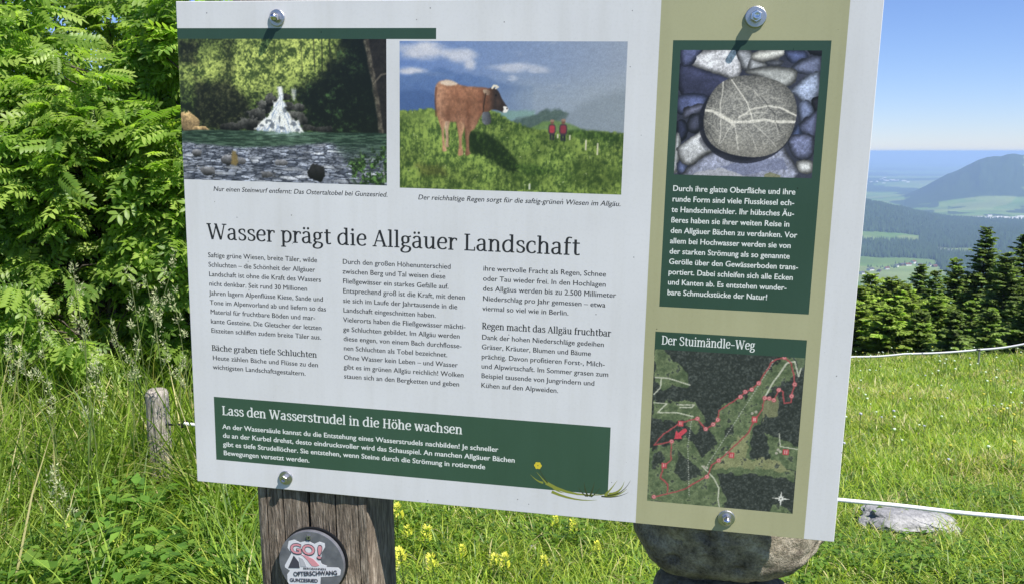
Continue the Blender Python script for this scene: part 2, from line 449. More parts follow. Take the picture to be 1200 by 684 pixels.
def soft(U, V, P, w, asp=.64):
    """inside mask with a soft edge"""
    d = segd(U, V, list(P)+[P[0]], asp); return np.where(inpoly(U, V, P), sstep(-w, w, d)*.5+.5, .5-.5*sstep(0, w, d))
def paint_fall():
    U, V = grid(294.5, 189, 460); n2 = fbm(U, V*.64, 9, 4, 2); n3 = fbm(U, V*.64, 26, 4, 3); n1 = fbm(U, V*.64, 70, 4, 1, .75); n4 = fbm(U, V*.64, 45, 3, 6, .8); n6 = fbm(U, V*.64, 130, 2, 8)
    A = fbm(U+.03*n3, V*.64, 16, 5, 11, .75)
    leaf = sstep(.38, .64, A*.4+n1*.35+n6*.25)
    dk = np.array((20, 28, 18)); md = np.array((74, 98, 44)); lt = np.array((206, 222, 112))
    light = np.clip(1.3*np.exp(-((U-.54)/.30)**2-((V-.05)/.30)**2) + .75*np.exp(-((U-.1)/.2)**2-((V-.22)/.16)**2) + .5*np.exp(-((U-.33)/.12)**2-((V-.3)/.12)**2), 0, 1)
    I = mixc(dk, md, leaf); I = mixc(I, mixc(md*.8, lt, leaf), light)
    # hollows and dark trunks
    for P, a in (([(.10, .30), (.24, .30), (.33, .42), (.38, .62), (.1, .64), (.07, .48)], .8), ([(0, .0), (.10, .0), (.08, .16), (0, .14)], .7), ([(.22, .0), (.27, 0), (.26, .3), (.22, .3)], .35)):
        I = mixc(I, mixc((18, 20, 16), (62, 62, 46), sstep(.45, .8, n1)), soft(U+.05*(n3-.5)+.02*(n1-.5), V+.07*(n3-.5), P, .03)*a)
    D = soft(U+.10*(n3-.5)+.03*(n1-.5), V+.10*(n3-.5), [(.6, .34), (.70, .26), (.78, .16), (.80, -.05), (1.05, -.05), (1.05, 1.05), (.88, .99), (.78, .77), (.77, .64), (.62, .62)], .04)
    gl = sstep(.5, .78, A*.5+n1*.5)*(.25+.75*sstep(.98, .7, U))
    I = mixc(I, mixc((15, 21, 18), (66, 102, 56), gl), D*.96)
    for x0, x1, a in ((.66, .665, .6), (.70, .7, .7), (.735, .74, .7), (.60, .605, .4), (.475, .47, .3)):
        I = mixc(I, (36, 44, 28), sstep(.005, .002, segd(U, V, [(x0, 0), (x1, .22)], .64))*a)
    I = mixc(I, mixc((24, 22, 24), (52, 48, 46), n4), soft(U+.006*(n1-.5), V, [(.90, -.1), (1.1, -.1), (1.1, .8), (.985, .76), (.955, .4)], .006)*.9)
    I = mixc(I, mixc((62, 56, 50), (120, 112, 98), sstep(.35, .65, n1)), sstep(.016, .006, segd(U+.01*(n3-.5), V, [(.905, .01), (.92, .12), (.955, .4), (.978, .70)], .64))*.75)
    I = mixc(I, (112, 104, 92), sstep(.006, .002, segd(U, V, [(.94, .30), (.975, .24), (1, .23)], .64))*.7)
    # boulders each side of the fall, lit from above
    for cx, cy, rx, ry, c, ro in ((.42, .47, .035, .05, 96, .3), (.38, .53, .045, .05, 84, .2), (.33, .59, .05, .04, 74, 0), (.40, .60, .04, .03, 70, 0), (.445, .42, .028, .045, 80, .5), (.535, .46, .03, .035, 58, 0), (.58, .47, .03, .035, 74, -.1), (.565, .52, .04, .03, 92, .1), (.60, .56, .03, .04, 66, 0), (.55, .56, .02, .02, 70, 0), (.63, .61, .04, .025, 58, 0), (.25, .61, .06, .03, 60, 0), (.53, .40, .022, .03, 52, 0), (.70, .62, .05, .025, 50, 0)):
        dx = U-cx; dy = V-cy-ro*dx; q = np.hypot(dx/rx, dy/ry)*(1+1.1*(n3-.5)+.8*(n4-.5)); sh = np.clip(.75-dy/ry*.55+1.6*(n3-.5), .2, 1.6)*(.4+1.1*n1)
        I = mixc(I, np.stack([c*sh*1.0, c*sh*1.0, c*sh*.97], -1), sstep(1.03, .9, q))
    for cx, cy, rx, ry in ((.035, .585, .055, .075), (.10, .635, .045, .02)):
        dx = U-cx; dy = V-cy; q = np.hypot(dx/rx, dy/ry)*(1+1.0*(n3-.5)+.5*(n4-.5)); sh = np.clip(.95-dy/ry*.45, .3, 1.4)*(.5+.9*n4)
        I = mixc(I, np.stack([176*sh, 146*sh, 102*sh], -1), sstep(1.04, .92, q))
    # pool, turquoise green, brighter where the sky is mirrored
    pm = sstep(.632, .645, V+.012*(n2-.5)-.012*sstep(.1, 0, U)); rip = fbm(U*1.0, V*5.5, 26, 3, 17)
    I = mixc(I, mixc((30, 50, 40), (86, 116, 96), sstep(.35, .75, rip)*.8+.25*np.exp(-((U-.5)/.18)**2)), pm)
    # gravel bank in perspective
    p = 1/np.clip(V-.30, .12, 1); gx = (U-.5)*p*14; gy = p*34
    d1, gp, ci = cells(gx+.5*n1, gy, 1.0, 1.0, 23); e1, ep, ei = cells(gx*.45+.25*n1, gy*.45, 1.0, 1.0, 29)
    st = mixc((50, 56, 72), (176, 184, 206), ci**1.3+.2*sstep(.55, .1, d1)); st = mixc(st, (28, 32, 44), sstep(.2, .02, gp)*.8)
    s2 = mixc((70, 76, 92), (210, 214, 228), (ei-.7)*2.4+.3*sstep(.5, .1, e1)); s2 = mixc(s2, (28, 32, 42), sstep(.14, .0, ep)*.8)
    st = mixc(st, s2, (ei > .74)*1.0); st = st*(.66+.62*n3)[..., None]*(.9+.25*n6)[..., None]
    edge = .70+.03*np.sin(U*5)+.02*n3; g = sstep(edge, edge+.03, V)
    I = mixc(I, st, g*(1-.92*D*sstep(.9, .7, V+0*U)))
    for cx, cy, rx, ry, c in ((.66, .925, .045, .06, 40), (.30, .855, .02, .03, 128), (.22, .85, .028, .028, 118), (.5, .86, .03, .025, 150), (.07, .80, .03, .025, 140), (.12, .93, .03, .03, 132), (.42, .95, .03, .03, 108)):
        dx = U-cx; dy = V-cy; q = np.hypot(dx/rx, dy/ry)*(1+1.2*(n3-.5)+.5*(n4-.5)); sh = np.clip(.8-dy/ry*.5, .3, 1.4)*(.6+.7*n1); I = mixc(I, np.stack([c*sh, c*sh, c*sh*1.06], -1), sstep(1.05, .92, q))
    I = mixc(I, (128, 108, 62), soft(U+.01*(n1-.5), V, [(.251, .787), (.268, .79), (.28, .86), (.266, .89), (.244, .88)], .006)*.9)
    # water: thin upper falls, a lip, then a ragged fan leaning left
    ux = (U-.505)/np.clip(V-.40, .02, 1); stk = fbm(ux*3.0, V*2.2, 7, 4, 33, .7); w = mixc((150, 168, 206), (252, 253, 255), sstep(.30, .55, stk*.65+n1*.35))
    wu = U+.016*(n1-.5)+.012*(n3-.5); wv = V+.03*(n1-.5)
    for P, a in (([(.484, .335), (.503, .33), (.507, .39), (.503, .435), (.478, .435), (.486, .39)], 1), ([(.552, .345), (.574, .345), (.572, .40), (.566, .425), (.557, .41)], .6), ([(.462, .435), (.512, .430), (.524, .46), (.50, .475), (.462, .462)], 1),
                 ([(.468, .455), (.508, .455), (.520, .495), (.540, .515), (.548, .555), (.585, .565), (.592, .60), (.605, .64), (.50, .648), (.40, .638), (.365, .630), (.395, .585), (.412, .555), (.440, .53), (.452, .49)], .95)):
        I = mixc(I, w, soft(wu, wv, P, .007)*a)
    for cx, cy, rx, ry in ((.452, .60, .012, .03), (.556, .585, .020, .016), (.515, .49, .012, .02), (.44, .565, .014, .012), (.40, .60, .014, .012), (.50, .615, .012, .014), (.425, .575, .008, .02), (.49, .55, .006, .03), (.575, .63, .012, .012)):
        I = mixc(I, (86, 94, 108), sstep(1.15, .6, np.hypot((U-cx)/rx, (V-cy)/ry)*(1+1.4*(n1-.5)))*.75)
    I = mixc(I, (170, 196, 196), sstep(.25, .7, fbm(U, V*6, 30, 2, 61))*sstep(.16, .02, np.abs(U-.49))*sstep(.63, .65, V)*sstep(.70, .65, V)*.7)
    I = mixc(I, mixc((26, 44, 24), (96, 140, 66), sstep(.4, .7, n1)), soft(U+.05*(n3-.5), V+.06*(n3-.5), [(.80, .84), (.9, .78), (1.02, .70), (1.02, 1.02), (.86, 1.02)], .02)*sstep(.42, .55, n4))
    I = mixc(I, (150, 150, 150), sstep(.003, .001, segd(U, V, [(.985, .86), (.988, .985)], .64))*.6)
    return soften(I, U, V, 401, .10)

def paint_cow():
    U, V = grid(293, 188.5, 460); n1 = fbm(U, V*.64, 75, 4, 101, .75); n2 = fbm(U, V*.64, 7, 4, 102); n3 = fbm(U, V*.64, 26, 4, 103); n5 = fbm(U*2.2, V*.5, 60, 3, 104)
    I = mixc((100, 130, 192), (146, 158, 182), U*1.0+.1*V)
    # soft clouds
    cl = fbm(U*1.1, V*1.7, 7, 6, 111, .6)
    for cx, cy, rx, ry, a in ((.10, .07, .16, .07, 1.0), (.28, .10, .09, .06, .9), (.05, .20, .09, .035, 1.1), (.16, .22, .05, .02, .8), (.32, .15, .035, .05, .9), (.50, .17, .12, .035, .8), (.62, .19, .05, .02, .6)):
        k = np.exp(-((U-cx)/rx)**2-((V-cy)/ry)**2); I = mixc(I, mixc((178, 184, 208), (228, 226, 236), cl), sstep(.42, .95, k*.75+cl*.62)*a)
    def rg(P, c, a, w=.012, nz=.03):
        nonlocal I
        I = mixc(I, c, soft(U, V+nz*(n3-.5), P, w)*a)
    rg([(-.1, .25), (.03, .235), (.08, .215), (.13, .205), (.183, .168), (.22, .185), (.257, .211), (.31, .215), (.378, .235), (.45, .27), (.6, .3), (.6, .8), (-.1, .8)], mixc((70, 100, 160), (92, 120, 172), n3+sstep(.4, .2, V)*.4), .85)
    rg([(-.1, .36), (.1, .33), (.3, .42), (.5, .47), (.5, .6), (-.1, .6)], (52, 78, 132), .55, .02)
    I = mixc(I, (84, 112, 164), sstep(.25, .4, V)*sstep(.62, .3, U)*.25)
    fog = sstep(.30, .62, U)*sstep(.12, .40, V+.1*(n2-.5)); I = mixc(I, mixc((126, 144, 172), (156, 166, 180), U), fog*.8)
    rg([(.40, .47), (.5, .46), (.61, .452), (.61, .485), (.5, .52)], (122, 158, 150), .8, .01)
    rg([(.47, .56), (.52, .52), (.568, .5), (.633, .46), (.69, .448), (.725, .447), (.76, .47), (.74, .52), (.66, .56), (.61, .59), (.5, .57)], mixc((48, 68, 66), (88, 108, 96), n1), .85, .008, .05)
    rg([(.7, .56), (.76, .47), (.83, .41), (.90, .36), (1.02, .31), (1.05, .7), (.7, .62)], (122, 134, 148), .55, .03)
    rg([(.6, .57), (.66, .53), (.70, .515), (.78, .55), (.86, .60), (.6, .62)], mixc((84, 116, 62), (120, 148, 84), n1), .9, .008)
    ridge = [(-.1, .471), (0, .471), (.081, .462), (.136, .445), (.166, .462), (.273, .475), (.34, .46), (.408, .452), (.455, .476), (.502, .525), (.582, .563), (.635, .581), (.741, .592), (.87, .582), (1.1, .6), (1.1, 1.2), (-.1, 1.2)]
    g = soft(U, V+.028*(n1-.5)+.01*(n5-.5), ridge, .006)
    t = n1*.5+n5*.3+n3*.2; gc = mixc((54, 78, 34), (136, 160, 74), sstep(.34, .66, t)); gc = mixc(gc, (164, 188, 92), np.exp(-((U-.62)/.22)**2-((V-.70)/.10)**2)*.45*sstep(.35, .6, t)+np.exp(-((U-.12)/.14)**2-((V-.50)/.05)**2)*.5)
    gc = gc*(.80+.40*fbm(U, V*.64, 12, 3, 107))[..., None]; gc = mixc(gc, (44, 66, 24), sstep(.56, .72, n2)*.35)
    I = mixc(I, gc, g)
    fl = vnoise(U*170, V*110, 120); I = mixc(I, (226, 228, 186), (fl > .955)*(g > .9)*.6)
    dk = mixc((34, 58, 22), (70, 104, 40), sstep(.4, .7, t))
    rg([(.74, .59), (.82, .575), (.97, .6), (1.0, .64), (.8, .63)], dk, .7, .01)
    I = mixc(I, mixc((18, 34, 14), (56, 84, 30), sstep(.5, .75, t)), soft(U+.02*(n1-.5), V+.03*(n1-.5), loop([(.30, .63), (.34, .60), (.39, .61), (.437, .65), (.478, .70), (.52, .77), (.547, .84), (.50, .865), (.43, .80), (.38, .76), (.32, .73)]), .012)*.88)
    I = mixc(I, dk, soft(U+.04*(n1-.5), V+.03*(n1-.5), loop([(.54, .83), (.62, .82), (.694, .86), (.60, .885)]), .015)*.7); I = mixc(I, (84, 70, 36), soft(U+.05*(n1-.5), V+.04*(n1-.5), [(.08, .84), (.2, .84), (.22, .9), (.1, .9)], .02)*.35)
    # the cow, side on, looking right: far legs, near legs, trunk, neck, head
    hf = fbm(U*1.0, V*.9, 34, 3, 131, .55); fu = .85+.3*fbm(U*1.6, V*.64, 90, 2, 133)
    def part(P, c0, c1, lx=0.0, w=.004):
        nonlocal I
        P = loop(P, 4); xs = [p[0] for p in P]; t_ = np.clip((U-min(xs))/(max(xs)-min(xs)), 0, 1)
        I = mixc(I, mixc(c0, c1, t_)*fu[..., None], soft(U+.002*(n1-.5), V+.003*(n1-.5), P, w))
    part([(.214, .46), (.236, .50), (.229, .56), (.224, .60), (.226, .64), (.225, .69), (.228, .705), (.214, .708), (.214, .66), (.212, .61), (.208, .57), (.206, .52)], (205, 180, 155), (150, 110, 84))
    part([(.296, .52), (.335, .54), (.328, .59), (.320, .63), (.3195, .68), (.321, .73), (.3255, .752), (.305, .762), (.307, .70), (.304, .65), (.300, .60)], (112, 74, 54), (150, 112, 90))
    part([(.170, .40), (.205, .45), (.216, .50), (.208, .56), (.204, .61), (.207, .66), (.211, .71), (.218, .733), (.200, .738), (.1985, .69), (.196, .63), (.193, .59), (.183, .54), (.171, .48)], (150, 100, 72), (200, 156, 126))
    part([(.255, .46), (.300, .49), (.301, .54), (.293, .60), (.287, .64), (.288, .70), (.2935, .757), (.271, .763), (.2745, .70), (.2735, .65), (.269, .60), (.262, .55)], (146, 98, 72), (196, 152, 122))
    body = [(.163, .34), (.166, .305), (.176, .277), (.195, .264), (.222, .259), (.247, .270), (.275, .290), (.31, .300), (.345, .303), (.375, .306), (.398, .312), (.412, .345), (.414, .40), (.410, .445), (.392, .470), (.374, .490), (.362, .52), (.350, .56), (.338, .588), (.322, .598), (.306, .575), (.294, .545), (.276, .532), (.25, .538), (.225, .532), (.205, .528), (.188, .50), (.172, .45), (.165, .39)]
    mb = soft(U+.003*(n1-.5), V+.004*(n1-.5), loop(body, 4), .006)
    sh = np.clip(1.18 - .9*np.clip(V-.28, 0, .4), .6, 1.2) * (.86+.28*hf)*fu
    hide = mixc((128, 84, 62), (160, 116, 92), sstep(.24, .16, U)+.5*hf); hide = mixc(hide, (110, 66, 48), sstep(.33, .41, U)*.75); hide = mixc(hide, (196, 142, 116), sstep(.46, .58, V)*.55)
    hide = mixc(hide, (104, 62, 44), np.exp(-((U-.315)/.012)**2)*sstep(.34, .45, V)*.5+np.exp(-((U-.222)/.012)**2)*sstep(.42, .50, V)*.4+np.exp(-((U-.27)/.03)**2-((V-.35)/.03)**2)*.25)
    I = mixc(I, hide*sh[..., None], mb)
    I = mixc(I, (236, 220, 204), soft(U, V+.01*(n1-.5), loop([(.186, .276), (.205, .263), (.224, .2595), (.25, .272), (.262, .286), (.235, .295), (.205, .290)]), .006)*.8)
    I = mixc(I, (92, 54, 40), sstep(.006, .002, segd(U, V, [(.168, .31), (.164, .40), (.168, .50)], .64))*.6)
    hd = soft(U, V, loop([(.385, .325), (.402, .312), (.425, .306), (.441, .318), (.452, .34), (.463, .375), (.478, .41), (.489, .435), (.487, .458), (.474, .468), (.458, .460), (.440, .452), (.418, .452), (.400, .470), (.384, .448), (.378, .39)], 4), .004)
    I = mixc(I, mixc((110, 72, 54), (50, 40, 38), sstep(.395, .44, U))*fu[..., None], hd)
    I = mixc(I, (92, 70, 60), np.exp(-((U-.448)/.01)**2-((V-.40)/.03)**2)*.5*hd)
    I = mixc(I, (240, 236, 234), soft(U, V, loop([(.472, .430), (.485, .431), (.4935, .447), (.486, .468), (.470, .467), (.474, .448)]), .003)); I = mixc(I, (70, 60, 60), sstep(.005, .002, np.hypot(U-.488, (V-.443)*.64)))
    part([(.380, .322), (.396, .318), (.411, .330), (.408, .352), (.394, .352), (.384, .340)], (196, 170, 148), (120, 92, 76), 0, .003)
    I = mixc(I, (226, 216, 200), sstep(.006, .003, segd(U, V, [(.421, .308), (.428, .292), (.440, .294)], .64))); I = mixc(I, (214, 204, 190), sstep(.005, .002, segd(U, V, [(.436, .310), (.447, .300)], .64)))
    I = mixc(I, (16, 12, 12), sstep(.005, .003, np.hypot(U-.438, (V-.356)*.64)))
    I = mixc(I, (52, 36, 30), sstep(.004, .002, segd(U, V, [(.392, .345), (.384, .42), (.382, .475)], .64))*.8)
    part([(.379, .475), (.396, .467), (.410, .472), (.418, .525), (.410, .548), (.392, .553), (.378, .53)], (110, 114, 124), (60, 62, 70), 0, .003)
    # two hikers with red packs walking away, marker posts
    for (x, y, s, c) in ((.689, .575, 1.0, (168, 56, 70)), (.738, .575, 1.08, (132, 50, 64))):
        def fig(P, c, a=1.0, w=.003):
            nonlocal I
            I = mixc(I, c, soft(U, V, loop([(x+px_*s, y+py_*s) for px_, py_ in P], 3), w)*a)
        fig([(-.009, .028), (-.001, .028), (-.002, .05), (-.001, .068), (-.008, .068), (-.009, .05)], (40, 42, 52)); fig([(.001, .028), (.010, .028), (.010, .05), (.010, .070), (.003, .070), (.003, .05)], (34, 36, 46))
        fig([(-.013, -.026), (0, -.032), (.013, -.026), (.016, .012), (.010, .032), (-.010, .032), (-.016, .012)], (66, 52, 62)); fig([(-.009, -.022), (.009, -.022), (.011, .004), (.008, .022), (-.008, .022), (-.011, .004)], c)
        fig([(-.006, -.056), (0, -.062), (.006, -.056), (.006, -.038), (0, -.032), (-.006, -.038)], (112, 78, 66)); fig([(-.007, -.062), (.007, -.062), (.007, -.05), (-.007, -.05)], (150, 120, 104))
    for (x, y, h) in ((.839, .645, .06), (.89, .665, .07), (.768, .615, .025), (.715, .61, .02)):
        I = mixc(I, (214, 208, 190), sstep(.0045, .002, segd(U, V, [(x, y), (x, y+h)], .64))*.9)
    I = mixc(I, (226, 228, 220), sstep(.006, .002, segd(U, V, [(.596, .95), (.596, .98)], .64))*.8)
    return soften(I, U, V, 405, .05, .95)

def paint_stone():
    U, V = grid(165.8, 151, 300); asp = .911; n1 = fbm(U, V, 60, 3, 201, .65); n2 = fbm(U, V, 8, 4, 202); n3 = fbm(U, V, 20, 4, 203)
    I = mixc((30, 33, 54), (60, 66, 98), n2)
    def st(P, c, edge=.02, tex=.3):
        nonlocal I
        W = .03
        P = loop(P, 3); m = inpoly(U+W*(n3-.5), V+W*(n3-.5), P)
        cx = sum(p[0] for p in P)/len(P); cy = sum(p[1] for p in P)/len(P)
        e = segd(U, V, P+[P[0]], asp); c = np.array(c, float)
        k = (mixc(c*.35, c*1.15, sstep(0, .05, e)**.7+.0))*(.75+.5*fbm(U, V, 7, 3, int(cx*997)))[..., None] * (1 - tex/2 + tex*n1)[..., None] * (1.08 - .5*np.clip((V-cy)*1.6+(cx-U)*.3, -.2, .6))[..., None]
        I = mixc(I, k, m*1.0)
    st([(.0, .1), (.21, .157), (.407, .219), (.244, .381), (.025, .37)], (42, 46, 84))
    st([(.084, .029), (.393, -.03), (.451, .167), (.40, .23), (.3, .2), (.21, .169), (.078, .111)], (168, 168, 182), tex=.6)
    st([(.0, -.03), (.16, -.03), (.1, .1), (.02, .13)], (62, 70, 122))
    st([(.40, .0), (.5, .0), (.54, .108), (.467, .16), (.43, .1)], (128, 132, 146))
    st([(.5, .06), (.56, .07), (.63, .12), (.5, .17)], (142, 146, 158))
    st([(.501, .06), (.55, .0), (.741, -.02), (.734, .049), (.589, .095)], (178, 178, 176))
    st([(.60, .09), (.7, .07), (.75, .1), (.68, .13)], (110, 116, 140))
    st([(.741, .003), (.878, .0), (.9, .07), (.8, .107)], (62, 78, 142))
    st([(.8, .13), (.9, .05), (1.0, .05), (1.002, .19), (.86, .18)], (80, 90, 132))
    st([(.9, -.05), (1.05, -.05), (1.05, .04), (.92, .03)], (22, 24, 34))
    st([(.467, .167), (.634, .124), (.81, .14), (.845, .2), (.80, .27), (.729, .285), (.6, .22)], (152, 155, 158))
    st([(.80, .31), (.9, .2), (.995, .162), (1.008, .36), (.92, .42), (.85, .36)], (118, 134, 176), tex=.6)
    st([(.861, .4), (.93, .38), (.98, .48), (.9, .57), (.87, .5)], (96, 112, 164))
    st([(.95, .38), (1.02, .36), (1.02, .48), (.98, .47)], (34, 34, 52))
    st([(.87, .6), (.95, .5), (1.009, .47), (1.004, .68), (.93, .66)], (70, 78, 122))
    st([(.83, .66), (.88, .57), (.9, .68), (.83, .72)], (66, 88, 158))
    st([(.809, .704), (.86, .65), (.986, .66), (.999, .8), (.93, .86), (.85, .82)], (82, 90, 136), tex=.7)
    st([(.885, .87), (.94, .85), (1.0, .87), (.998, .955), (.9, .955)], (176, 178, 184))
    st([(.0, .36), (.199, .35), (.2, .44), (.1, .5), (.0, .5)], (60, 72, 130))
    st([(.057, .46), (.19, .42), (.173, .49), (.05, .545)], (88, 92, 130))
    st([(.07, .62), (.1, .52), (.163, .5), (.2, .6), (.13, .66)], (52, 56, 84))
    st([(.0, .56), (.06, .56), (.09, .65), (.02, .73)], (34, 40, 74))
    st([(.0, .69), (.03, .69), (.03, .95), (-.02, .96)], (196, 202, 214))
    st([(.03, .88), (.1, .92), (.08, 1.0), (.02, .98)], (70, 84, 140))
    st([(.08, .97), (.119, .915), (.288, .80), (.53, .86), (.75, .752), (.81, .80), (.88, 1.03), (.1, 1.03)], (118, 124, 158), tex=.6)
    put(I, inpoly(U+.03*(n3-.5), V+.03*(n3-.5), [(.34, .93), (.6, .86), (.78, .84), (.82, .93), (.5, .99)]), (92, 104, 164), .5)
    put(I, inpoly(U+.03*(n3-.5), V+.03*(n3-.5), [(.15, .98), (.35, .94), (.5, .99), (.6, 1.02), (.1, 1.02)]), (184, 184, 196), .6)
    st([(.014, .80), (.04, .745), (.17, .64), (.2, .65), (.23, .74), (.285, .79), (.22, .84), (.13, .92), (.05, .9)], (150, 152, 162), tex=.5)
    put(I, inpoly(U, V, [(.19, .66), (.22, .73), (.272, .785), (.22, .80), (.17, .72)]), (62, 66, 90), .5)
    put(I, inpoly(U, V, [(.66, .98), (.7, .96), (.78, .985), (.77, 1.01), (.66, 1.01)]), (128, 130, 74), .8)
    # shadow side under the big pebble, then the pebble
    put(I, np.hypot((U-.505)/.345, (V-.56)/.335) < 1, (22, 24, 44), .8)
    q = np.hypot((U-.527)/.338, (V-.52)/.33)*(1+.03*np.sin(4*np.arctan2(V-.52, U-.527)+1)); m = q < 1
    sp = fbm(U, V, 120, 2, 233); base = mixc((100, 100, 102), (192, 188, 180), sstep(.25, .75, sp)*.6+.4*n3)
    sh = 1.02-.33*np.clip(q, 0, 1)**4 - .1*np.clip((.6-V), -1, 1)
    base = base*sh[..., None]; base = mixc(base, (172, 164, 150), sstep(.6, .85, V)*.35)
    vein = lambda P, w, a: None
    for P, w, a in (([(.18, .478), (.26, .481), (.316, .519), (.37, .55), (.416, .566), (.534, .562), (.629, .542), (.704, .559), (.863, .556)], .0095, .95), ([(.3, .5), (.38, .55), (.42, .59)], .013, .8), ([(.382, .233), (.433, .308), (.47, .36), (.504, .413), (.535, .5), (.549, .54)], .0042, .9), ([(.323, .25), (.318, .35), (.311, .428), (.322, .55), (.326, .691), (.318, .74)], .0045, .7),
                    ([(.45, .53), (.498, .496), (.539, .46), (.654, .434), (.74, .448), (.783, .468), (.859, .509)], .006, .9), ([(.45, .52), (.56, .49), (.64, .487)], .005, .6), ([(.416, .57), (.44, .66), (.461, .784)], .0035, .7), ([(.417, .581), (.37, .65), (.329, .739)], .003, .6), ([(.42, .6), (.5, .63), (.56, .7), (.6, .8)], .0022, .45), ([(.545, .567), (.67, .683), (.728, .754)], .003, .6), ([(.716, .568), (.736, .658)], .0028, .5), ([(.429, .249), (.54, .307), (.621, .411)], .0022, .6),
                    ([(.2, .55), (.27, .6), (.34, .68)], .002, .5), ([(.22, .45), (.3, .47)], .003, .5), ([(.65, .72), (.78, .66)], .002, .4), ([(.56, .5), (.6, .56)], .002, .5)):
        d = segd(U+.012*(n3-.5), V+.014*(n3-.5), P, asp); base = mixc(base, (226, 220, 210), sstep(w*1.5, w*.5, d)*a)
    for P in ([(.18, .52), (.2, .6), (.26, .7), (.33, .78), (.4, .82)], [(.6, .36), (.7, .5), (.74, .62)]):
        base = mixc(base, (50, 50, 56), sstep(.004, .001, segd(U+.03*(n3-.5), V, P, asp))*.6)
    I = mixc(I, base, m*1.0)
    l_ = I.mean(-1, keepdims=True); I = l_ + (I-l_)*.66
    return soften(I, U, V, 407, .12)

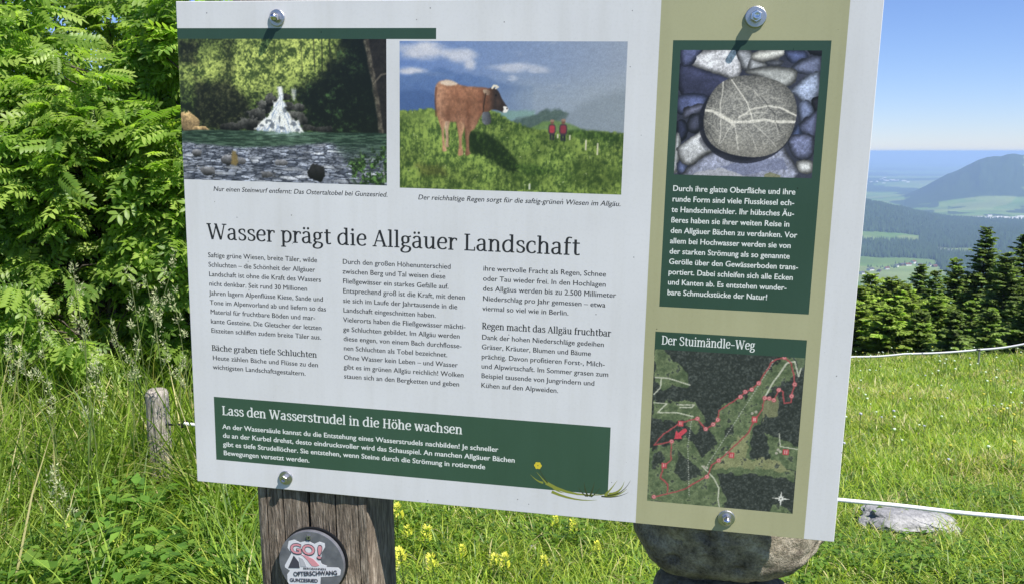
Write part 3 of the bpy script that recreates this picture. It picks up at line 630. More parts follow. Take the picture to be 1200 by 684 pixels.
def paint_map():
    U, V = grid(189, 232.5, 300); asp = 1.23; n1 = fbm(U, V*asp, 95, 3, 301, .7); n2 = fbm(U, V*asp, 12, 4, 302); n3 = fbm(U, V*asp, 30, 3, 303)
    Uw = U+.05*(n2-.5)+.03*(n3-.5)+.012*(n1-.5); Vw = V+.05*(n3-.5)+.012*(n1-.5)
    forest = mixc((26, 34, 36), (84, 94, 92), sstep(.4, .85, n1)*.8+.2*n3)
    mead = mixc((60, 80, 54), (120, 138, 96), sstep(.2, .8, n3*.6+n1*.4))
    pale = mixc((120, 128, 84), (164, 164, 118), n3*.7+n1*.3)
    I = forest
    for P in ([(.007, .087), (.064, .084), (.131, .156), (.232, .211), (.255, .292), (.141, .307), (.079, .326), (.014, .284)], [(.02, .4), (.297, .389), (.367, .492), (.3, .58), (.216, .51), (.018, .499)],
              [(.491, .392), (.643, .338), (.737, .212), (.829, .104), (.93, .098), (.957, .2), (.844, .266), (.748, .339), (.74, .452), (.677, .533), (.528, .635), (.395, .754), (.3, .75), (.41, .69), (.455, .609), (.388, .537)],
              [(.284, .62), (.395, .754), (.528, .643), (.677, .533), (.69, .686), (.831, .706), (1.001, .756), (.996, .802), (.786, .787), (.469, .795), (.553, .961), (.5, 1.02), (-.1, 1.02), (-.1, .72), (.101, .655), (.242, .6)],
              [(.782, .541), (.905, .563), (1.05, .618), (1.05, .76), (.831, .706), (.82, .62)], [(.853, .953), (.96, .965), (1.0, 1.02), (.849, 1.02)]):
        I = mixc(I, mead, inpoly(Uw, Vw, P)*1.0)
    for P, a in (([(.748, .339), (.849, .325), (.84, .416), (.742, .483)], .75), ([(.659, .519), (.665, .703), (.812, .68), (.9, .70), (.97, .76), (.781, .745), (.625, .752), (.431, .766), (.53, .666)], .85)):
        I = mixc(I, pale, inpoly(Uw, Vw, P)*a)
    for P in ([(.195, .68), (.342, .773), (.381, .817), (.259, .874), (.183, .816)], [(.055, .512), (.234, .501), (.241, .608), (.099, .634), (.041, .575)], [(.50, .53), (.56, .51), (.57, .57), (.51, .58)], [(.29, .62), (.4, .58), (.44, .62), (.35, .7)], [(.03, .7), (.1, .72), (.06, .8), (.02, .8)], [(.86, .25), (.93, .22), (.92, .33), (.86, .33)]):
        I = mixc(I, forest, inpoly(Uw, Vw, P)*.92)
    I = mixc(I, forest, (n3 > .74)*.8)
    put(I, inpoly(Uw, Vw, [(.94, .08), (1.0, .08), (1.0, .17), (.96, .18)]), (96, 116, 84), .9)
    for P, w in (([(.013, .261), (.102, .261), (.255, .292)], .0045), ([(.054, .263), (.052, .32), (.01, .36)], .0045), ([(.013, .409), (.103, .409), (.043, .466), (.177, .458), (.286, .474)], .0045), ([(.174, .412), (.289, .405), (.273, .421), (.193, .426)], .0045), ([(.756, .331), (.807, .238), (.883, .13), (.932, .12), (.965, .2)], .0055), ([(.965, .2), (.978, .154)], .005), ([(.79, .12), (.76, .17), (.74, .2)], .005),
                 ([(.368, .763), (.453, .828), (.494, .887), (.49, .951), (.502, .997)], .0045), ([(.868, .535), (.884, .61), (.996, .618)], .0035)):
        put(I, segd(U+.008*(n2-.5), V, P, asp) < w, (205, 208, 190), .9)
    lp = ((V*asp*60) % 1) < .6
    for P in ([(.396, .766), (.797, .127)], [(.277, .482), (.262, .654), (.292, .951)]):
        put(I, (segd(U, V, P, asp) < .0035) & lp, (196, 200, 190), .75)
    for (x, y) in ((.68, .43), (.705, .42), (.4, .77), (.38, .765), (.53, .67), (.87, .63), (.86, .65), (.885, .64)):
        put(I, np.hypot(U-x, (V-y)*asp) < .010, (196, 190, 176), .85)
    tr = [(.047, .973), (.137, .947), (.142, .89), (.086, .855), (.099, .783), (.151, .74), (.149, .63), (.028, .662), (.096, .587), (.208, .514), (.316, .484), (.376, .541), (.425, .511), (.454, .482), (.459, .428), (.595, .339), (.624, .309), (.666, .293), (.709, .254), (.781, .135), (.813, .112), (.863, .099), (.908, .129), (.937, .201), (.944, .248), (.93, .316), (.929, .351), (.887, .36), (.872, .294), (.844, .285), (.817, .345), (.785, .337), (.756, .337), (.744, .4), (.699, .465), (.669, .533), (.596, .615), (.478, .721), (.43, .751), (.405, .823), (.244, .914), (.146, .946)]
    put(I, segd(U+.012*(n3-.5), V+.01*(n2-.5), tr, asp) < .0048, (172, 66, 74), .95)
    for (x, y) in ((.047, .973), (.405, .823), (.478, .721), (.149, .63), (.316, .484), (.376, .541), (.425, .511), (.454, .482), (.595, .339), (.624, .309), (.666, .293), (.709, .254), (.863, .099), (.944, .248), (.93, .316), (.844, .285), (.817, .345), (.785, .337), (.756, .337)):
        d = np.hypot(U-x, (V-y)*asp); put(I, d < .0158, (198, 84, 96)); put(I, (d < .011) & (d > .006), (232, 170, 172), .8)
    for (x, y) in ((.205, .52), (.108, .778), (.699, .465), (.561, .684), (.921, .64)):
        put(I, (np.abs(U-x) < .019) & (np.abs(V-y)*asp < .021), (204, 66, 78)); put(I, (np.abs(np.abs(U-x)-.006) < .003) & (np.abs(V-y)*asp < .012), (236, 200, 200), .8)
    put(I, segd(U, V, [(.185, .598), (.235, .56)], asp) < .015, (220, 62, 82)); put(I, inpoly(U, V, [(.166, .615), (.176, .562), (.222, .608)]), (220, 62, 82))
    cx, cy = .914, .916
    for k in range(8):
        a = k*math.pi/4; r = .06 if k % 2 == 0 else .026; pa = (cx+.011*math.cos(a+.78), cy+.011*math.sin(a+.78)/asp); pb = (cx+.011*math.cos(a-.78), cy+.011*math.sin(a-.78)/asp)
        put(I, inpoly(U, V, [pa, (cx+r*math.cos(a), cy+r*math.sin(a)/asp), pb, (cx, cy)]), (232, 234, 232))
    put(I, np.hypot(U-cx, (V-cy)*asp) < .005, (60, 62, 64))
    return soften(I*.86+16, U, V, 409, .10, .9)
# ================================================================== the information panel
PW, PH = 0.900, 0.680
pr = Vector((0.9845, -0.1740, -0.0231)).normalized()
pu = Vector((0.0214, -0.0115, 0.9997)); pu = (pu - pr*pu.dot(pr)).normalized()
pf = pr.cross(pu)
TL = Vector((-0.4516, 1.1940, 1.7485))
base = TL + pr*(PW/2) - pu*PH
PM = Matrix(((pr.x, pu.x, pf.x, base.x), (pr.y, pu.y, pf.y, base.y), (pr.z, pu.z, pf.z, base.z), (0, 0, 0, 1)))
ZS = 0.05
def ploc(x, y, z=0.0):
    """millimetres from the panel's top left corner -> panel coordinates"""
    return (x/1000.0 - PW/2, PH - y/1000.0, z/1000.0)
def pworld(x, y, z=0.0): return PM @ Vector(ploc(x, y, z))

panel = empty('information_panel'); panel.matrix_world = PM
tag(panel, 'white and green information panel with photographs, map and German text', 'information sign')
def P_(name, me, m): return link(name, me, m, panel)
bm = bmesh.new(); box_bm(bm, -PW/2, PW/2, 0, PH, -0.0045, 0)
bmesh.ops.bevel(bm, geom=bm.edges[:], offset=0.0006, segments=1, affect='EDGES')
me = bm_mesh(bm, 'board'); me.materials.append(M['panel']); me.materials.append(M['panel_edge'])
for p in me.polygons:
    if abs(p.normal.z) < 0.5: p.material_index = 0 if p.normal.x < -0.5 or p.normal.y > 0.5 else 1
P_('board', me, None)
def sheet(name, x0, y0, x1, y1, z, m):
    a = ploc(x0, y1, z*ZS); b = ploc(x1, y0, z*ZS)
    bm = bmesh.new(); bm.faces.new([bm.verts.new(q) for q in ((a[0], a[1], a[2]), (b[0], a[1], a[2]), (b[0], b[1], a[2]), (a[0], b[1], a[2]))])
    return P_(name, bm_mesh(bm, name), m)
sheet('olive_band', 643.5, 0.3, 862.3, 679.7, 0.15, M['olive'])
sheet('green_bar', 0.3, 34.8, 361, 48.6, 0.22, M['green'])
sheet('green_text_box', 660, 49.5, 845, 380.7, 0.3, M['green'])
sheet('green_map_box', 656.8, 413.6, 845.5, 446, 0.3, M['green'])
sheet('green_text_box', 32, 547.8, 604.5, 643.5, 0.2, M['green2'])
def picture(name, x0, y0, x1, y1, z, I, label):
    h, w = I.shape[:2]
    U, V = np.meshgrid(np.linspace(0, 1, w), np.linspace(0, 1, h))
    X_ = (x0 + U*(x1-x0))/1000 - PW/2; Y_ = PH - (y0 + V*(y1-y0))/1000
    idx = np.arange(w*h).reshape(h, w)
    F_ = np.stack([idx[1:, :-1], idx[1:, 1:], idx[:-1, 1:], idx[:-1, :-1]], -1).reshape(-1, 4)
    c = np.clip(lin(np.clip(I, 0, 255)) / lin((212, 215, 222)) * WHITE, 0.0, 0.9).reshape(-1, 3)
    o = P_(name, np_mesh(name, np.stack([X_, Y_, np.full_like(X_, z*ZS/1000)], -1).reshape(-1, 3), F_, c), M['photo'])
    o['label'] = label; return o
picture('waterfall_photo', 0.4, 48.6, 294.5, 237, 0.5, paint_fall(), 'printed photograph of a waterfall running into a pool with a pebble bank')
picture('cow_photo', 312.3, 51, 605, 239.3, 0.5, paint_cow(), 'printed photograph of a brown cow on a green ridge with two hikers')
picture('pebble_photo', 669.5, 61, 835.3, 212, 0.5, paint_stone(), 'printed photograph of a round grey pebble with white veins')
picture('map_print', 657.2, 437, 845.6, 646.3, 0.5, paint_map()[int(300*1.23*0.099):], 'printed aerial map with a red trail and numbered stops')

# ---- lettering
def font_line(s, shear=0.0, offset=0.0, sz=1.0):
    c = bpy.data.curves.new('t', 'FONT'); c.body = s; c.size = sz; c.shear = shear; c.offset = offset; c.resolution_u = 3
    o = bpy.data.objects.new('t', c); COL.objects.link(o)
    dg = bpy.context.evaluated_depsgraph_get(); me = bpy.data.meshes.new_from_object(o.evaluated_get(dg))
    me.calc_loop_triangles()
    V = np.zeros(len(me.vertices)*3, np.float32); me.vertices.foreach_get('co', V); V = V.reshape(-1, 3)
    T = np.zeros(len(me.loop_triangles)*3, np.int32); me.loop_triangles.foreach_get('vertices', T); T = T.reshape(-1, 3)
    bpy.data.objects.remove(o); bpy.data.curves.remove(c); bpy.data.meshes.remove(me)
    # all faces toward +z
    a = V[T[:, 1]] - V[T[:, 0]]; b = V[T[:, 2]] - V[T[:, 0]]; flip = (a[:, 0]*b[:, 1] - a[:, 1]*b[:, 0]) < 0
    T[flip] = T[flip][:, ::-1]
    return V, T
def text_block(name, lines, x, y, pitch, size, width, m, z=0.9, shear=0.0, offset=0.0, spread=None):
    L_ = [font_line(s, shear, offset) for s in lines]
    wmax = max(v[:, 0].max() for v, t in L_)
    sx = width / wmax; parts = []
    for i, (v, t) in enumerate(L_):
        yy = y + i*pitch
        q = np.stack([(x + v[:, 0]*sx)/1000 - PW/2, PH - (yy - v[:, 1]*size)/1000, np.full(len(v), z*ZS/1000)], -1)
        parts.append((q, t))
        for dx_, dz_ in ((.22, .02), (.11, .04)):      # ink spread: the print runs a little bolder than the outline
            parts.append((q + np.array([dx_, .03, dz_*ZS])/1000, t))
    V, F_, _ = merge(parts)
    return P_(name, np_mesh(name, V, F_), m)

# a low-contrast book serif, drawn stroke by stroke (em = 1)
XH, CH, AS, DS = 0.55, 0.74, 0.79, -0.2
def S(x, y0, y1, foot=1, head=1, w=None):
    o = [('V', x, y0, y1)]
    if foot: o.append(('R', x-.115, y0, x+.115, y0+.045))
    if head: o.append(('R', x-.115, y1-.05, x, y1))
    return o
bowlR = ('C', [(.13, .40), (.21, .51), (.33, .53), (.45, .44), (.48, .27), (.43, .10), (.31, .02), (.2, .03), (.13, .09)])
bowlL = ('C', [(.45, .44), (.35, .53), (.23, .52), (.11, .42), (.07, .27), (.11, .1), (.21, .02), (.33, .04), (.45, .14)])
aa = [('C', [(.085, .43), (.14, .50), (.24, .53), (.34, .49), (.37, .38)]), ('V', .37, .06, .40), ('C', [(.37, .10), (.40, .03), (.49, .025)]), ('C', [(.37, .31), (.22, .29), (.10, .24), (.07, .14), (.13, .04), (.24, .025), (.36, .1)])]
uu = S(.14, .16, XH, 0, 1) + [('C', [(.14, .2), (.17, .07), (.27, .025), (.38, .08), (.46, .17)])] + S(.46, 0, XH, 0, 1) + [('R', .46, 0, .57, .045)]
oo = [('C', [(.27, .525), (.14, .46), (.075, .275), (.14, .09), (.27, .025), (.40, .09), (.465, .275), (.40, .46), (.27, .525)])]
def um(g, x, y=.69): return g + [('.', x-.095, y, .056), ('.', x+.095, y, .056)]
GL = {
 'i': (.30, S(.15, 0, XH) + [('.', .14, .71, .062)]), 'l': (.30, S(.15, 0, AS)),
 'n': (.62, S(.14, 0, XH) + [('C', [(.15, .40), (.25, .51), (.35, .52), (.44, .45), (.46, .33)])] + S(.46, 0, .36, 1, 0)),
 'h': (.62, S(.14, 0, AS) + [('C', [(.15, .40), (.25, .51), (.35, .52), (.44, .45), (.46, .33)])] + S(.46, 0, .36, 1, 0)),
 'm': (.94, S(.14, 0, XH) + [('C', [(.15, .40), (.25, .51), (.35, .52), (.44, .45), (.46, .33)])] + S(.46, 0, .36, 1, 0) + [('C', [(.47, .40), (.57, .51), (.67, .52), (.76, .45), (.78, .33)])] + S(.78, 0, .36, 1, 0)),
 'r': (.44, S(.14, 0, XH) + [('C', [(.15, .36), (.22, .48), (.31, .52), (.39, .49)]), ('R', .36, .42, .42, .52)]),
 'u': (.61, uu), 'ü': (.61, um(uu, .3)), 'a': (.52, aa), 'ä': (.52, um(aa, .23)), 'ö': (.54, um(oo, .27)), 'o': (.54, oo),
 'b': (.56, [('V', .13, .05, AS), ('R', .015, AS-.05, .13, AS), bowlR]), 'd': (.60, [('V', .45, 0, AS), ('R', .335, AS-.05, .45, AS), ('R', .45, 0, .56, .045), bowlL]),
 'p': (.56, S(.13, DS, XH) + [bowlR]),
 'g': (.53, [('C', [(.24, .525), (.13, .48), (.10, .37), (.13, .26), (.24, .215), (.35, .26), (.38, .37), (.35, .48), (.24, .525)]), ('T', [(.34, .48), (.50, .53)]), ('C', [(.17, .23), (.11, .17), (.14, .10), (.30, .075), (.43, .03), (.455, -.07), (.37, -.17), (.22, -.20), (.09, -.165), (.06, -.08), (.12, .0), (.19, .08)])]),
 'e': (.51, [('R', .10, .27, .43, .315), ('C', [(.435, .30), (.42, .44), (.34, .52), (.23, .525), (.12, .43), (.075, .27), (.12, .1), (.24, .025), (.37, .04), (.45, .10)])]),
 'c': (.48, [('C', [(.42, .47), (.34, .52), (.24, .525), (.12, .44), (.075, .27), (.12, .1), (.24, .025), (.36, .04), (.44, .11)]), ('R', .385, .37, .43, .49)]),
 's': (.45, [('C', [(.37, .46), (.30, .52), (.21, .525), (.12, .485), (.10, .40), (.17, .33), (.28, .28), (.375, .2), (.365, .09), (.28, .025), (.17, .025), (.08, .07)]), ('R', .34, .38, .385, .5), ('R', .06, .05, .10, .17)]),
 't': (.38, [('V', .17, .13, .68), ('C', [(.17, .17), (.19, .06), (.26, .025), (.36, .055)]), ('R', .04, .50, .35, .55)]),
 'f': (.37, [('V', .16, 0, .62), ('R', .045, 0, .29, .045), ('C', [(.16, .58), (.18, .70), (.26, .765), (.38, .75)]), ('R', .05, .50, .34, .55)]),
 'w': (.78, [('D', [(.08, .54), (.22, .0)]), ('T', [(.23, 0), (.39, .53)]), ('D', [(.37, .54), (.54, 0)]), ('T', [(.55, 0), (.69, .54)]), ('R', 0, .505, .18, .55), ('R', .30, .505, .42, .55), ('R', .60, .505, .78, .55)]),
 'W': (1.0, [('D', [(.10, .73), (.28, 0)]), ('T', [(.29, 0), (.48, .70)]), ('D', [(.46, .73), (.69, 0)]), ('T', [(.70, 0), (.88, .73)]), ('R', 0, .695, .22, .74), ('R', .38, .695, .52, .74), ('R', .77, .695, .99, .74)]),
 'A': (.68, [('T', [(.09, .02), (.33, .74)]), ('D', [(.33, .74), (.57, .02)]), ('R', .18, .23, .47, .275), ('R', 0, 0, .19, .045), ('R', .46, 0, .68, .045)]),
 'L': (.57, S(.17, 0, CH, 1, 0) + [('R', .05, .695, .30, .74), ('R', .17, 0, .53, .045), ('R', .485, 0, .53, .17)]),
 'B': (.61, S(.17, 0, CH, 1, 1) + [('C', [(.17, .715), (.34, .715), (.45, .64), (.45, .48), (.35, .40), (.17, .39)]), ('C', [(.17, .39), (.38, .385), (.51, .3), (.51, .12), (.39, .03), (.17, .022)])]),
 'D': (.68, S(.17, 0, CH, 1, 1) + [('C', [(.17, .715), (.37, .70), (.55, .59), (.60, .37), (.55, .15), (.37, .035), (.17, .022)])]),
 'R': (.65, S(.17, 0, CH, 1, 1) + [('C', [(.17, .715), (.34, .715), (.46, .64), (.46, .46), (.35, .375), (.17, .36)]), ('D', [(.32, .36), (.53, .02)]), ('R', .48, 0, .65, .045)]),
 'S': (.55, [('C', [(.44, .62), (.37, .69), (.26, .72), (.13, .67), (.10, .55), (.19, .44), (.34, .36), (.465, .26), (.45, .1), (.33, .025), (.19, .025), (.07, .1)]), ('R', .42, .52, .465, .70), ('R', .05, .06, .095, .22)]),
 'H': (.75, S(.17, 0, CH, 1, 0) + S(.58, 0, CH, 1, 0) + [('R', .055, .695, .285, .74), ('R', .465, .695, .695, .74), ('R', .17, .35, .58, .395)]),
 '–': (.48, [('R', .05, .25, .43, .30)]), ' ': (.26, []),
}
def serif_text(name, s, x, y, size, width, m, z=0.9, weight=1.0):
    V, F_ = [], []; pen = 0.0; layer = [0]
    ws, wh = .098*weight, .048*weight
    def quad(P4, dz):
        o = len(V); V.extend([(p[0], p[1], dz) for p in P4]); F_.append((o, o+1, o+2, o+3))
    for ch in s:
        adv, ops = GL[ch]
        for op in ops:
            layer[0] = (layer[0] + 1) % 12; dz = layer[0]*0.004
            if op[0] == 'V': _, xx, y0, y1 = op; quad([(pen+xx-ws/2, y0), (pen+xx+ws/2, y0), (pen+xx+ws/2, y1), (pen+xx-ws/2, y1)], dz)
            elif op[0] == 'R':
                _, x0, y0, x1, y1 = op; g = .008*(weight-1)*3; quad([(pen+x0-g, y0-g), (pen+x1+g, y0-g), (pen+x1+g, y1+g), (pen+x0-g, y1+g)], dz)
            elif op[0] == '.':
                _, cx, cy, r = op; r *= .5+.5*weight; o = len(V)
                for k in range(8): V.append((pen+cx+r*math.cos(k*math.pi/4), cy+r*math.sin(k*math.pi/4), dz))
                for k in (0, 2, 4): F_.append((o, o+1+k, o+2+k, o+3+k) if k < 4 else (o, o+5, o+6, o+7))
            else:
                pts = spline(op[1]) if op[0] == 'C' else np.array(op[1], float)
                d = np.gradient(pts, axis=0); d /= np.linalg.norm(d, axis=1)[:, None]+1e-9
                if op[0] == 'C': hw = .5*np.sqrt((ws*np.abs(d[:, 1]))**2 + (wh*np.abs(d[:, 0]))**2)
                else: hw = np.full(len(pts), (ws if op[0] == 'D' else wh*1.15)/2)
                n = np.stack([-d[:, 1], d[:, 0]], 1); A_ = pts+n*hw[:, None]; B_ = pts-n*hw[:, None]
                for k in range(len(pts)-1):
                    quad([(pen+B_[k, 0], B_[k, 1]), (pen+B_[k+1, 0], B_[k+1, 1]), (pen+A_[k+1, 0], A_[k+1, 1]), (pen+A_[k, 0], A_[k, 1])], dz)
        pen += adv
    V = np.array(V); sx = width/pen*1.0
    Q = np.stack([(x+V[:, 0]*sx)/1000-PW/2, PH-(y-V[:, 1]*size)/1000, (z+V[:, 2])*ZS/1000], -1)
    F_ = np.array(F_)
    a = Q[F_[:, 1]]-Q[F_[:, 0]]; b = Q[F_[:, 2]]-Q[F_[:, 0]]; fl = (a[:, 0]*b[:, 1]-a[:, 1]*b[:, 0]) < 0
    F_[fl] = F_[fl][:, ::-1]
    return P_(name, np_mesh(name, Q, F_), m)

serif_text('title_lettering', 'Wasser prägt die Allgäuer Landschaft', 31.5, 319.3, 30, 524, M['ink'], weight=1.12)
serif_text('heading_lettering', 'Bäche graben tiefe Schluchten', 31.5, 479.3, 11.2, 160, M['ink'], weight=1.35)
serif_text('heading_lettering', 'Regen macht das Allgäu fruchtbar', 426.5, 424.0, 12.0, 173.5, M['ink'], weight=1.35)
serif_text('heading_lettering', 'Lass den Wasserstrudel in die Höhe wachsen', 43.5, 574.2, 18.2, 358.5, M['ink_white'], weight=1.3)
serif_text('heading_lettering', 'Der Stuimändle–Weg', 665, 430.2, 15.6, 118, M['ink_white'], weight=1.2)
INK = M['ink_grey']
OB = 0.0
text_block('body_lettering', ['Saftige grüne Wiesen, breite Täler, wilde', 'Schluchten – die Schönheit der Allgäuer', 'Landschaft ist ohne die Kraft des Wassers', 'nicht denkbar. Seit rund 30 Millionen', 'Jahren lagern Alpenflüsse Kiese, Sande und', 'Tone im Alpenvorland ab und liefern so das', 'Material für fruchtbare Böden und mar-', 'kante Gesteine. Die Gletscher der letzten', 'Eiszeiten schliffen zudem breite Täler aus.'], 31.7, 344.9, 13.5, 9.9, 174, INK, offset=OB)
text_block('body_lettering', ['Heute zählen Bäche und Flüsse zu den', 'wichtigsten Landschaftsgestaltern.'], 32.3, 493, 13.6, 9.9, 160, INK, offset=OB)
text_block('body_lettering', ['Durch den großen Höhenunterschied', 'zwischen Berg und Tal weisen diese', 'Fließgewässer ein starkes Gefälle auf.', 'Entsprechend groß ist die Kraft, mit denen', 'sie sich im Laufe der Jahrtausende in die', 'Landschaft eingeschnitten haben.', 'Vielerorts haben die Fließgewässer mächti-', 'ge Schluchten gebildet. Im Allgäu werden', 'diese engen, von einem Bach durchflosse-', 'nen Schluchten als Tobel bezeichnet.', 'Ohne Wasser kein Leben – und Wasser', 'gibt es im grünen Allgäu reichlich! Wolken', 'stauen sich an den Bergketten und geben'], 230.5, 345.2, 13.43, 9.9, 173.5, INK, offset=OB)
text_block('body_lettering', ['ihre wertvolle Fracht als Regen, Schnee', 'oder Tau wieder frei. In den Hochlagen', 'des Allgäus werden bis zu 2.500 Millimeter', 'Niederschlag pro Jahr gemessen – etwa', 'viermal so viel wie in Berlin.'], 427, 345.3, 13.45, 9.9, 177, INK, offset=OB)
text_block('body_lettering', ['Dank der hohen Niederschläge gedeihen', 'Gräser, Kräuter, Blumen und Bäume', 'prächtig. Davon profitieren Forst-, Milch-', 'und Alpwirtschaft. Im Sommer grasen zum', 'Beispiel tausende von Jungrindern und', 'Kühen auf den Alpweiden.'], 426.6, 438.4, 13.4, 9.9, 171.5, INK, offset=OB)
text_block('caption_lettering', ['Nur einen Steinwurf entfernt: Das Ostertaltobel bei Gunzesried.'], 43.5, 252, 13, 9.4, 251.5, INK, shear=.2)
text_block('caption_lettering', ['Der reichhaltige Regen sorgt für die saftig-grünen Wiesen im Allgäu.'], 337, 254, 13, 9.4, 267.5, INK, shear=.2)
text_block('body_lettering', ['An der Wassersäule kannst du die Entstehung eines Wasserstrudels nachbilden! Je schneller', 'du an der Kurbel drehst, desto eindrucksvoller wird das Schauspiel. An manchen Allgäuer Bächen', 'gibt es tiefe Strudellöcher. Sie entstehen, wenn Steine durch die Strömung in rotierende', 'Bewegungen versetzt werden.'], 43.5, 595.3, 13.35, 10.2, 432, M['ink_white'], offset=.008)
text_block('body_lettering', ['Durch ihre glatte Oberfläche und ihre', 'runde Form sind viele Flusskiesel ech-', 'te Handschmeichler. Ihr hübsches Äu-', 'ßeres haben sie ihrer weiten Reise in', 'den Allgäuer Bächen zu verdanken. Vor', 'allem bei Hochwasser werden sie von', 'der starken Strömung als so genannte', 'Gerölle über den Gewässerboden trans-', 'portiert. Dabei schleifen sich alle Ecken', 'und Kanten ab. Es entstehen wunder-', 'bare Schmuckstücke der Natur!'], 669, 232.4, 13.25, 10.1, 158.5, M['ink_white'], offset=.006)

# printed grass tuft and flower at the lower right end of the green box
M['print_grass'] = mat('print_grass', pc(132, 140, 62), 0.4); M['print_grass_dark'] = mat('print_grass_dark', pc(58, 66, 40), 0.4); M['print_yellow'] = mat('print_yellow', pc(205, 190, 60), 0.4)
def print_blades(name, bl, m, z):
    V, F_ = [], []
    for i, (x0, y0, x1, y1, cx, cy, w) in enumerate(bl):
        o = len(V); dz = (z+.004*i)*ZS/1000
        n = 7
        for k in range(n):
            t = k/(n-1); x = (1-t)**2*x0+2*t*(1-t)*cx+t*t*x1; y = (1-t)**2*y0+2*t*(1-t)*cy+t*t*y1
            dx = 2*(1-t)*(cx-x0)+2*t*(x1-cx); dy = 2*(1-t)*(cy-y0)+2*t*(y1-cy); l = math.hypot(dx, dy)+1e-6; h = w*(1-t)*.5+.12
            for s in (-1, 1):
                q = ploc(x-s*dy/l*h, y+s*dx/l*h, 0); V.append((q[0], q[1], dz))
        for k in range(n-1): F_.append((o+2*k, o+2*k+1, o+2*k+3, o+2*k+2))
    return P_(name, np_mesh(name, V, F_), m)
bl = [(520, 634, 612, 640, 560, 655, 5), (516, 634, 498, 624, 508, 634, 3), (522, 636, 506, 619, 516, 630, 2.5), (606, 642, 626, 622, 622, 640, 4), (600, 644, 630, 632, 618, 646, 4), (602, 642, 616, 622, 608, 636, 3), (530, 640, 545, 646, 538, 646, 3), (528, 646, 590, 652, 560, 658, 4)]
print_blades('printed_grass', bl, M['print_grass'], .9)
print_blades('printed_grass_tips', [(604, 644, 634, 620, 625, 642, 2), (596, 646, 632, 637, 616, 648, 2)], M['print_grass_dark'], 1.0)
V_, F_ = [], []
for i in range(6):
    a = i*math.pi/3; o = len(V_)
    for k in range(8):
        q = ploc(508+3*math.cos(a)+2.4*math.cos(k*math.pi/4), 610+3*math.sin(a)+2.4*math.sin(k*math.pi/4), (1.1+.01*i)*ZS); V_.append(q)
    F_.append([o+k for k in range(8)][::-1])
P_('printed_flower', np_mesh('printed_flower', V_, F_), M['print_yellow'])

print_blades('printed_grass_tuft', [(578, 648, 572, 628, 573, 640, 2.5), (580, 648, 586, 626, 584, 640, 2.5), (582, 648, 594, 634, 588, 644, 2), (576, 648, 564, 636, 570, 645, 2)], M['print_grass_dark'], 1.2)
print_blades('printed_stem', [(522, 634, 509, 612, 514, 624, 1.4)], M['print_grass_dark'], 1.0)
# ---- bolts: washer, hex nut or domed head standing proud of the board
def bolt(x, y, r, dome, proud=16.0):
    me = lathe([(r*.42, .6), (r*.97, .6), (r, 1.0), (r*.99, 2.0), (r*.93, 2.5), (r*.40, 2.7)], 28)
    for v_ in me.vertices: v_.co *= 0.001
    w = P_('washer', me, M['steel_dull']); w.location = ploc(x, y, 0)
    bm = bmesh.new(); R6 = r*.52
    if dome:
        prof = [(R6, 2.3), (R6, 8.5), (R6*.97, 10.5), (R6*.84, 13), (R6*.6, 15), (R6*.3, 16), (0.2, 16.3)]; n = 24
    else:
        prof = [(R6, 2.3), (R6, 9.0), (R6*.9, 9.8), (R6*.62, 9.8), (R6*.62, proud), (R6*.45, proud), (R6*.40, proud-2.2), (.3, proud-2.4)]; n = 24
    V2, F2 = [], []
    for j, (rr, hh) in enumerate(prof):
        for i in range(n):
            a = 2*math.pi*i/n
            k = 1.0
            if (not dome and j < 3) or (dome and j < 2): k = 1.0/ math.cos(((a+math.pi/6) % (math.pi/3))-math.pi/6) * .94
            V2.append((rr*k*math.cos(a)/1000, rr*k*math.sin(a)/1000, hh/1000))
    for j in range(len(prof)-1):
        for i in range(n): F2.append((j*n+i, j*n+(i+1) % n, (j+1)*n+(i+1) % n, (j+1)*n+i))
    F2.append(list(range((len(prof)-1)*n, len(prof)*n)))
    me = bpy.data.meshes.new('nut'); me.from_pydata(V2, [], F2); me.update()
    for p in me.polygons: p.use_smooth = dome
    b = link('bolt_head', me, M['steel'], w); return w
bolt(145, 22, 11.0, True); bolt(756, 22.5, 12.6, False, 17); bolt(140.5, 661.2, 10.5, False, 8); bolt(762, 660.3, 11.2, True)

# ================================================================== the big timber post behind the panel
post = empty('wooden_post'); pb = pworld(198.5, 680, -60)
post.location = (pb.x, pb.y, gz(pb.x, pb.y) - .02)
fa = math.atan2(pr.y, pr.x); post.rotation_euler = (0, 0, fa)
tag(post, 'thick weathered timber post behind the left side of the panel', 'post')
x0, x1, dep = -.112, .067, .10
prof = []
def add(x, y): prof.append((x, y))
cr = [(-.094, .0012, .006), (-.068, .0013, .008), (-.0285, .0028, .03), (.0125, .0015, .012), (.047, .0010, .005)]
add(x0, .012); add(x0+.003, .003); add(x0+.008, 0.0008)
for (c, w, d) in cr:
    add(c-w, .0003); add(c-w*.3, d*.8); add(c, d); add(c+w*.3, d*.8); add(c+w, .0001)
    add(c+w+.012, -.0006)
prof = [p for i, p in enumerate(prof) if i == 0 or p[0] > prof[i-1][0]-1e-6]
add(x1-.014, .001); add(x1-.006, .005); add(x1-.001, .014); add(x1, dep); add(x0, dep)
H_top = (pworld(198, -60, 0).z) - post.location.z
zs = np.concatenate([[0], np.linspace(.3, H_top-.004, 90), [H_top]])
V_, F_ = [], []; n = len(prof)
for j, z_ in enumerate(zs):
    for i, (px, py) in enumerate(prof):
        wob = .0022*(mnoise.noise(Vector((px*9, 3.1, z_*2.2)))) + .0008*mnoise.noise(Vector((px*60, 1.2, z_*6)))
        lean = .0035*mnoise.noise(Vector((1.7, px*3, z_*3.0)))
        sh = .004 if (j == len(zs)-1 and py < .02) else 0
        V_.append((px + lean, py + wob + sh, z_))
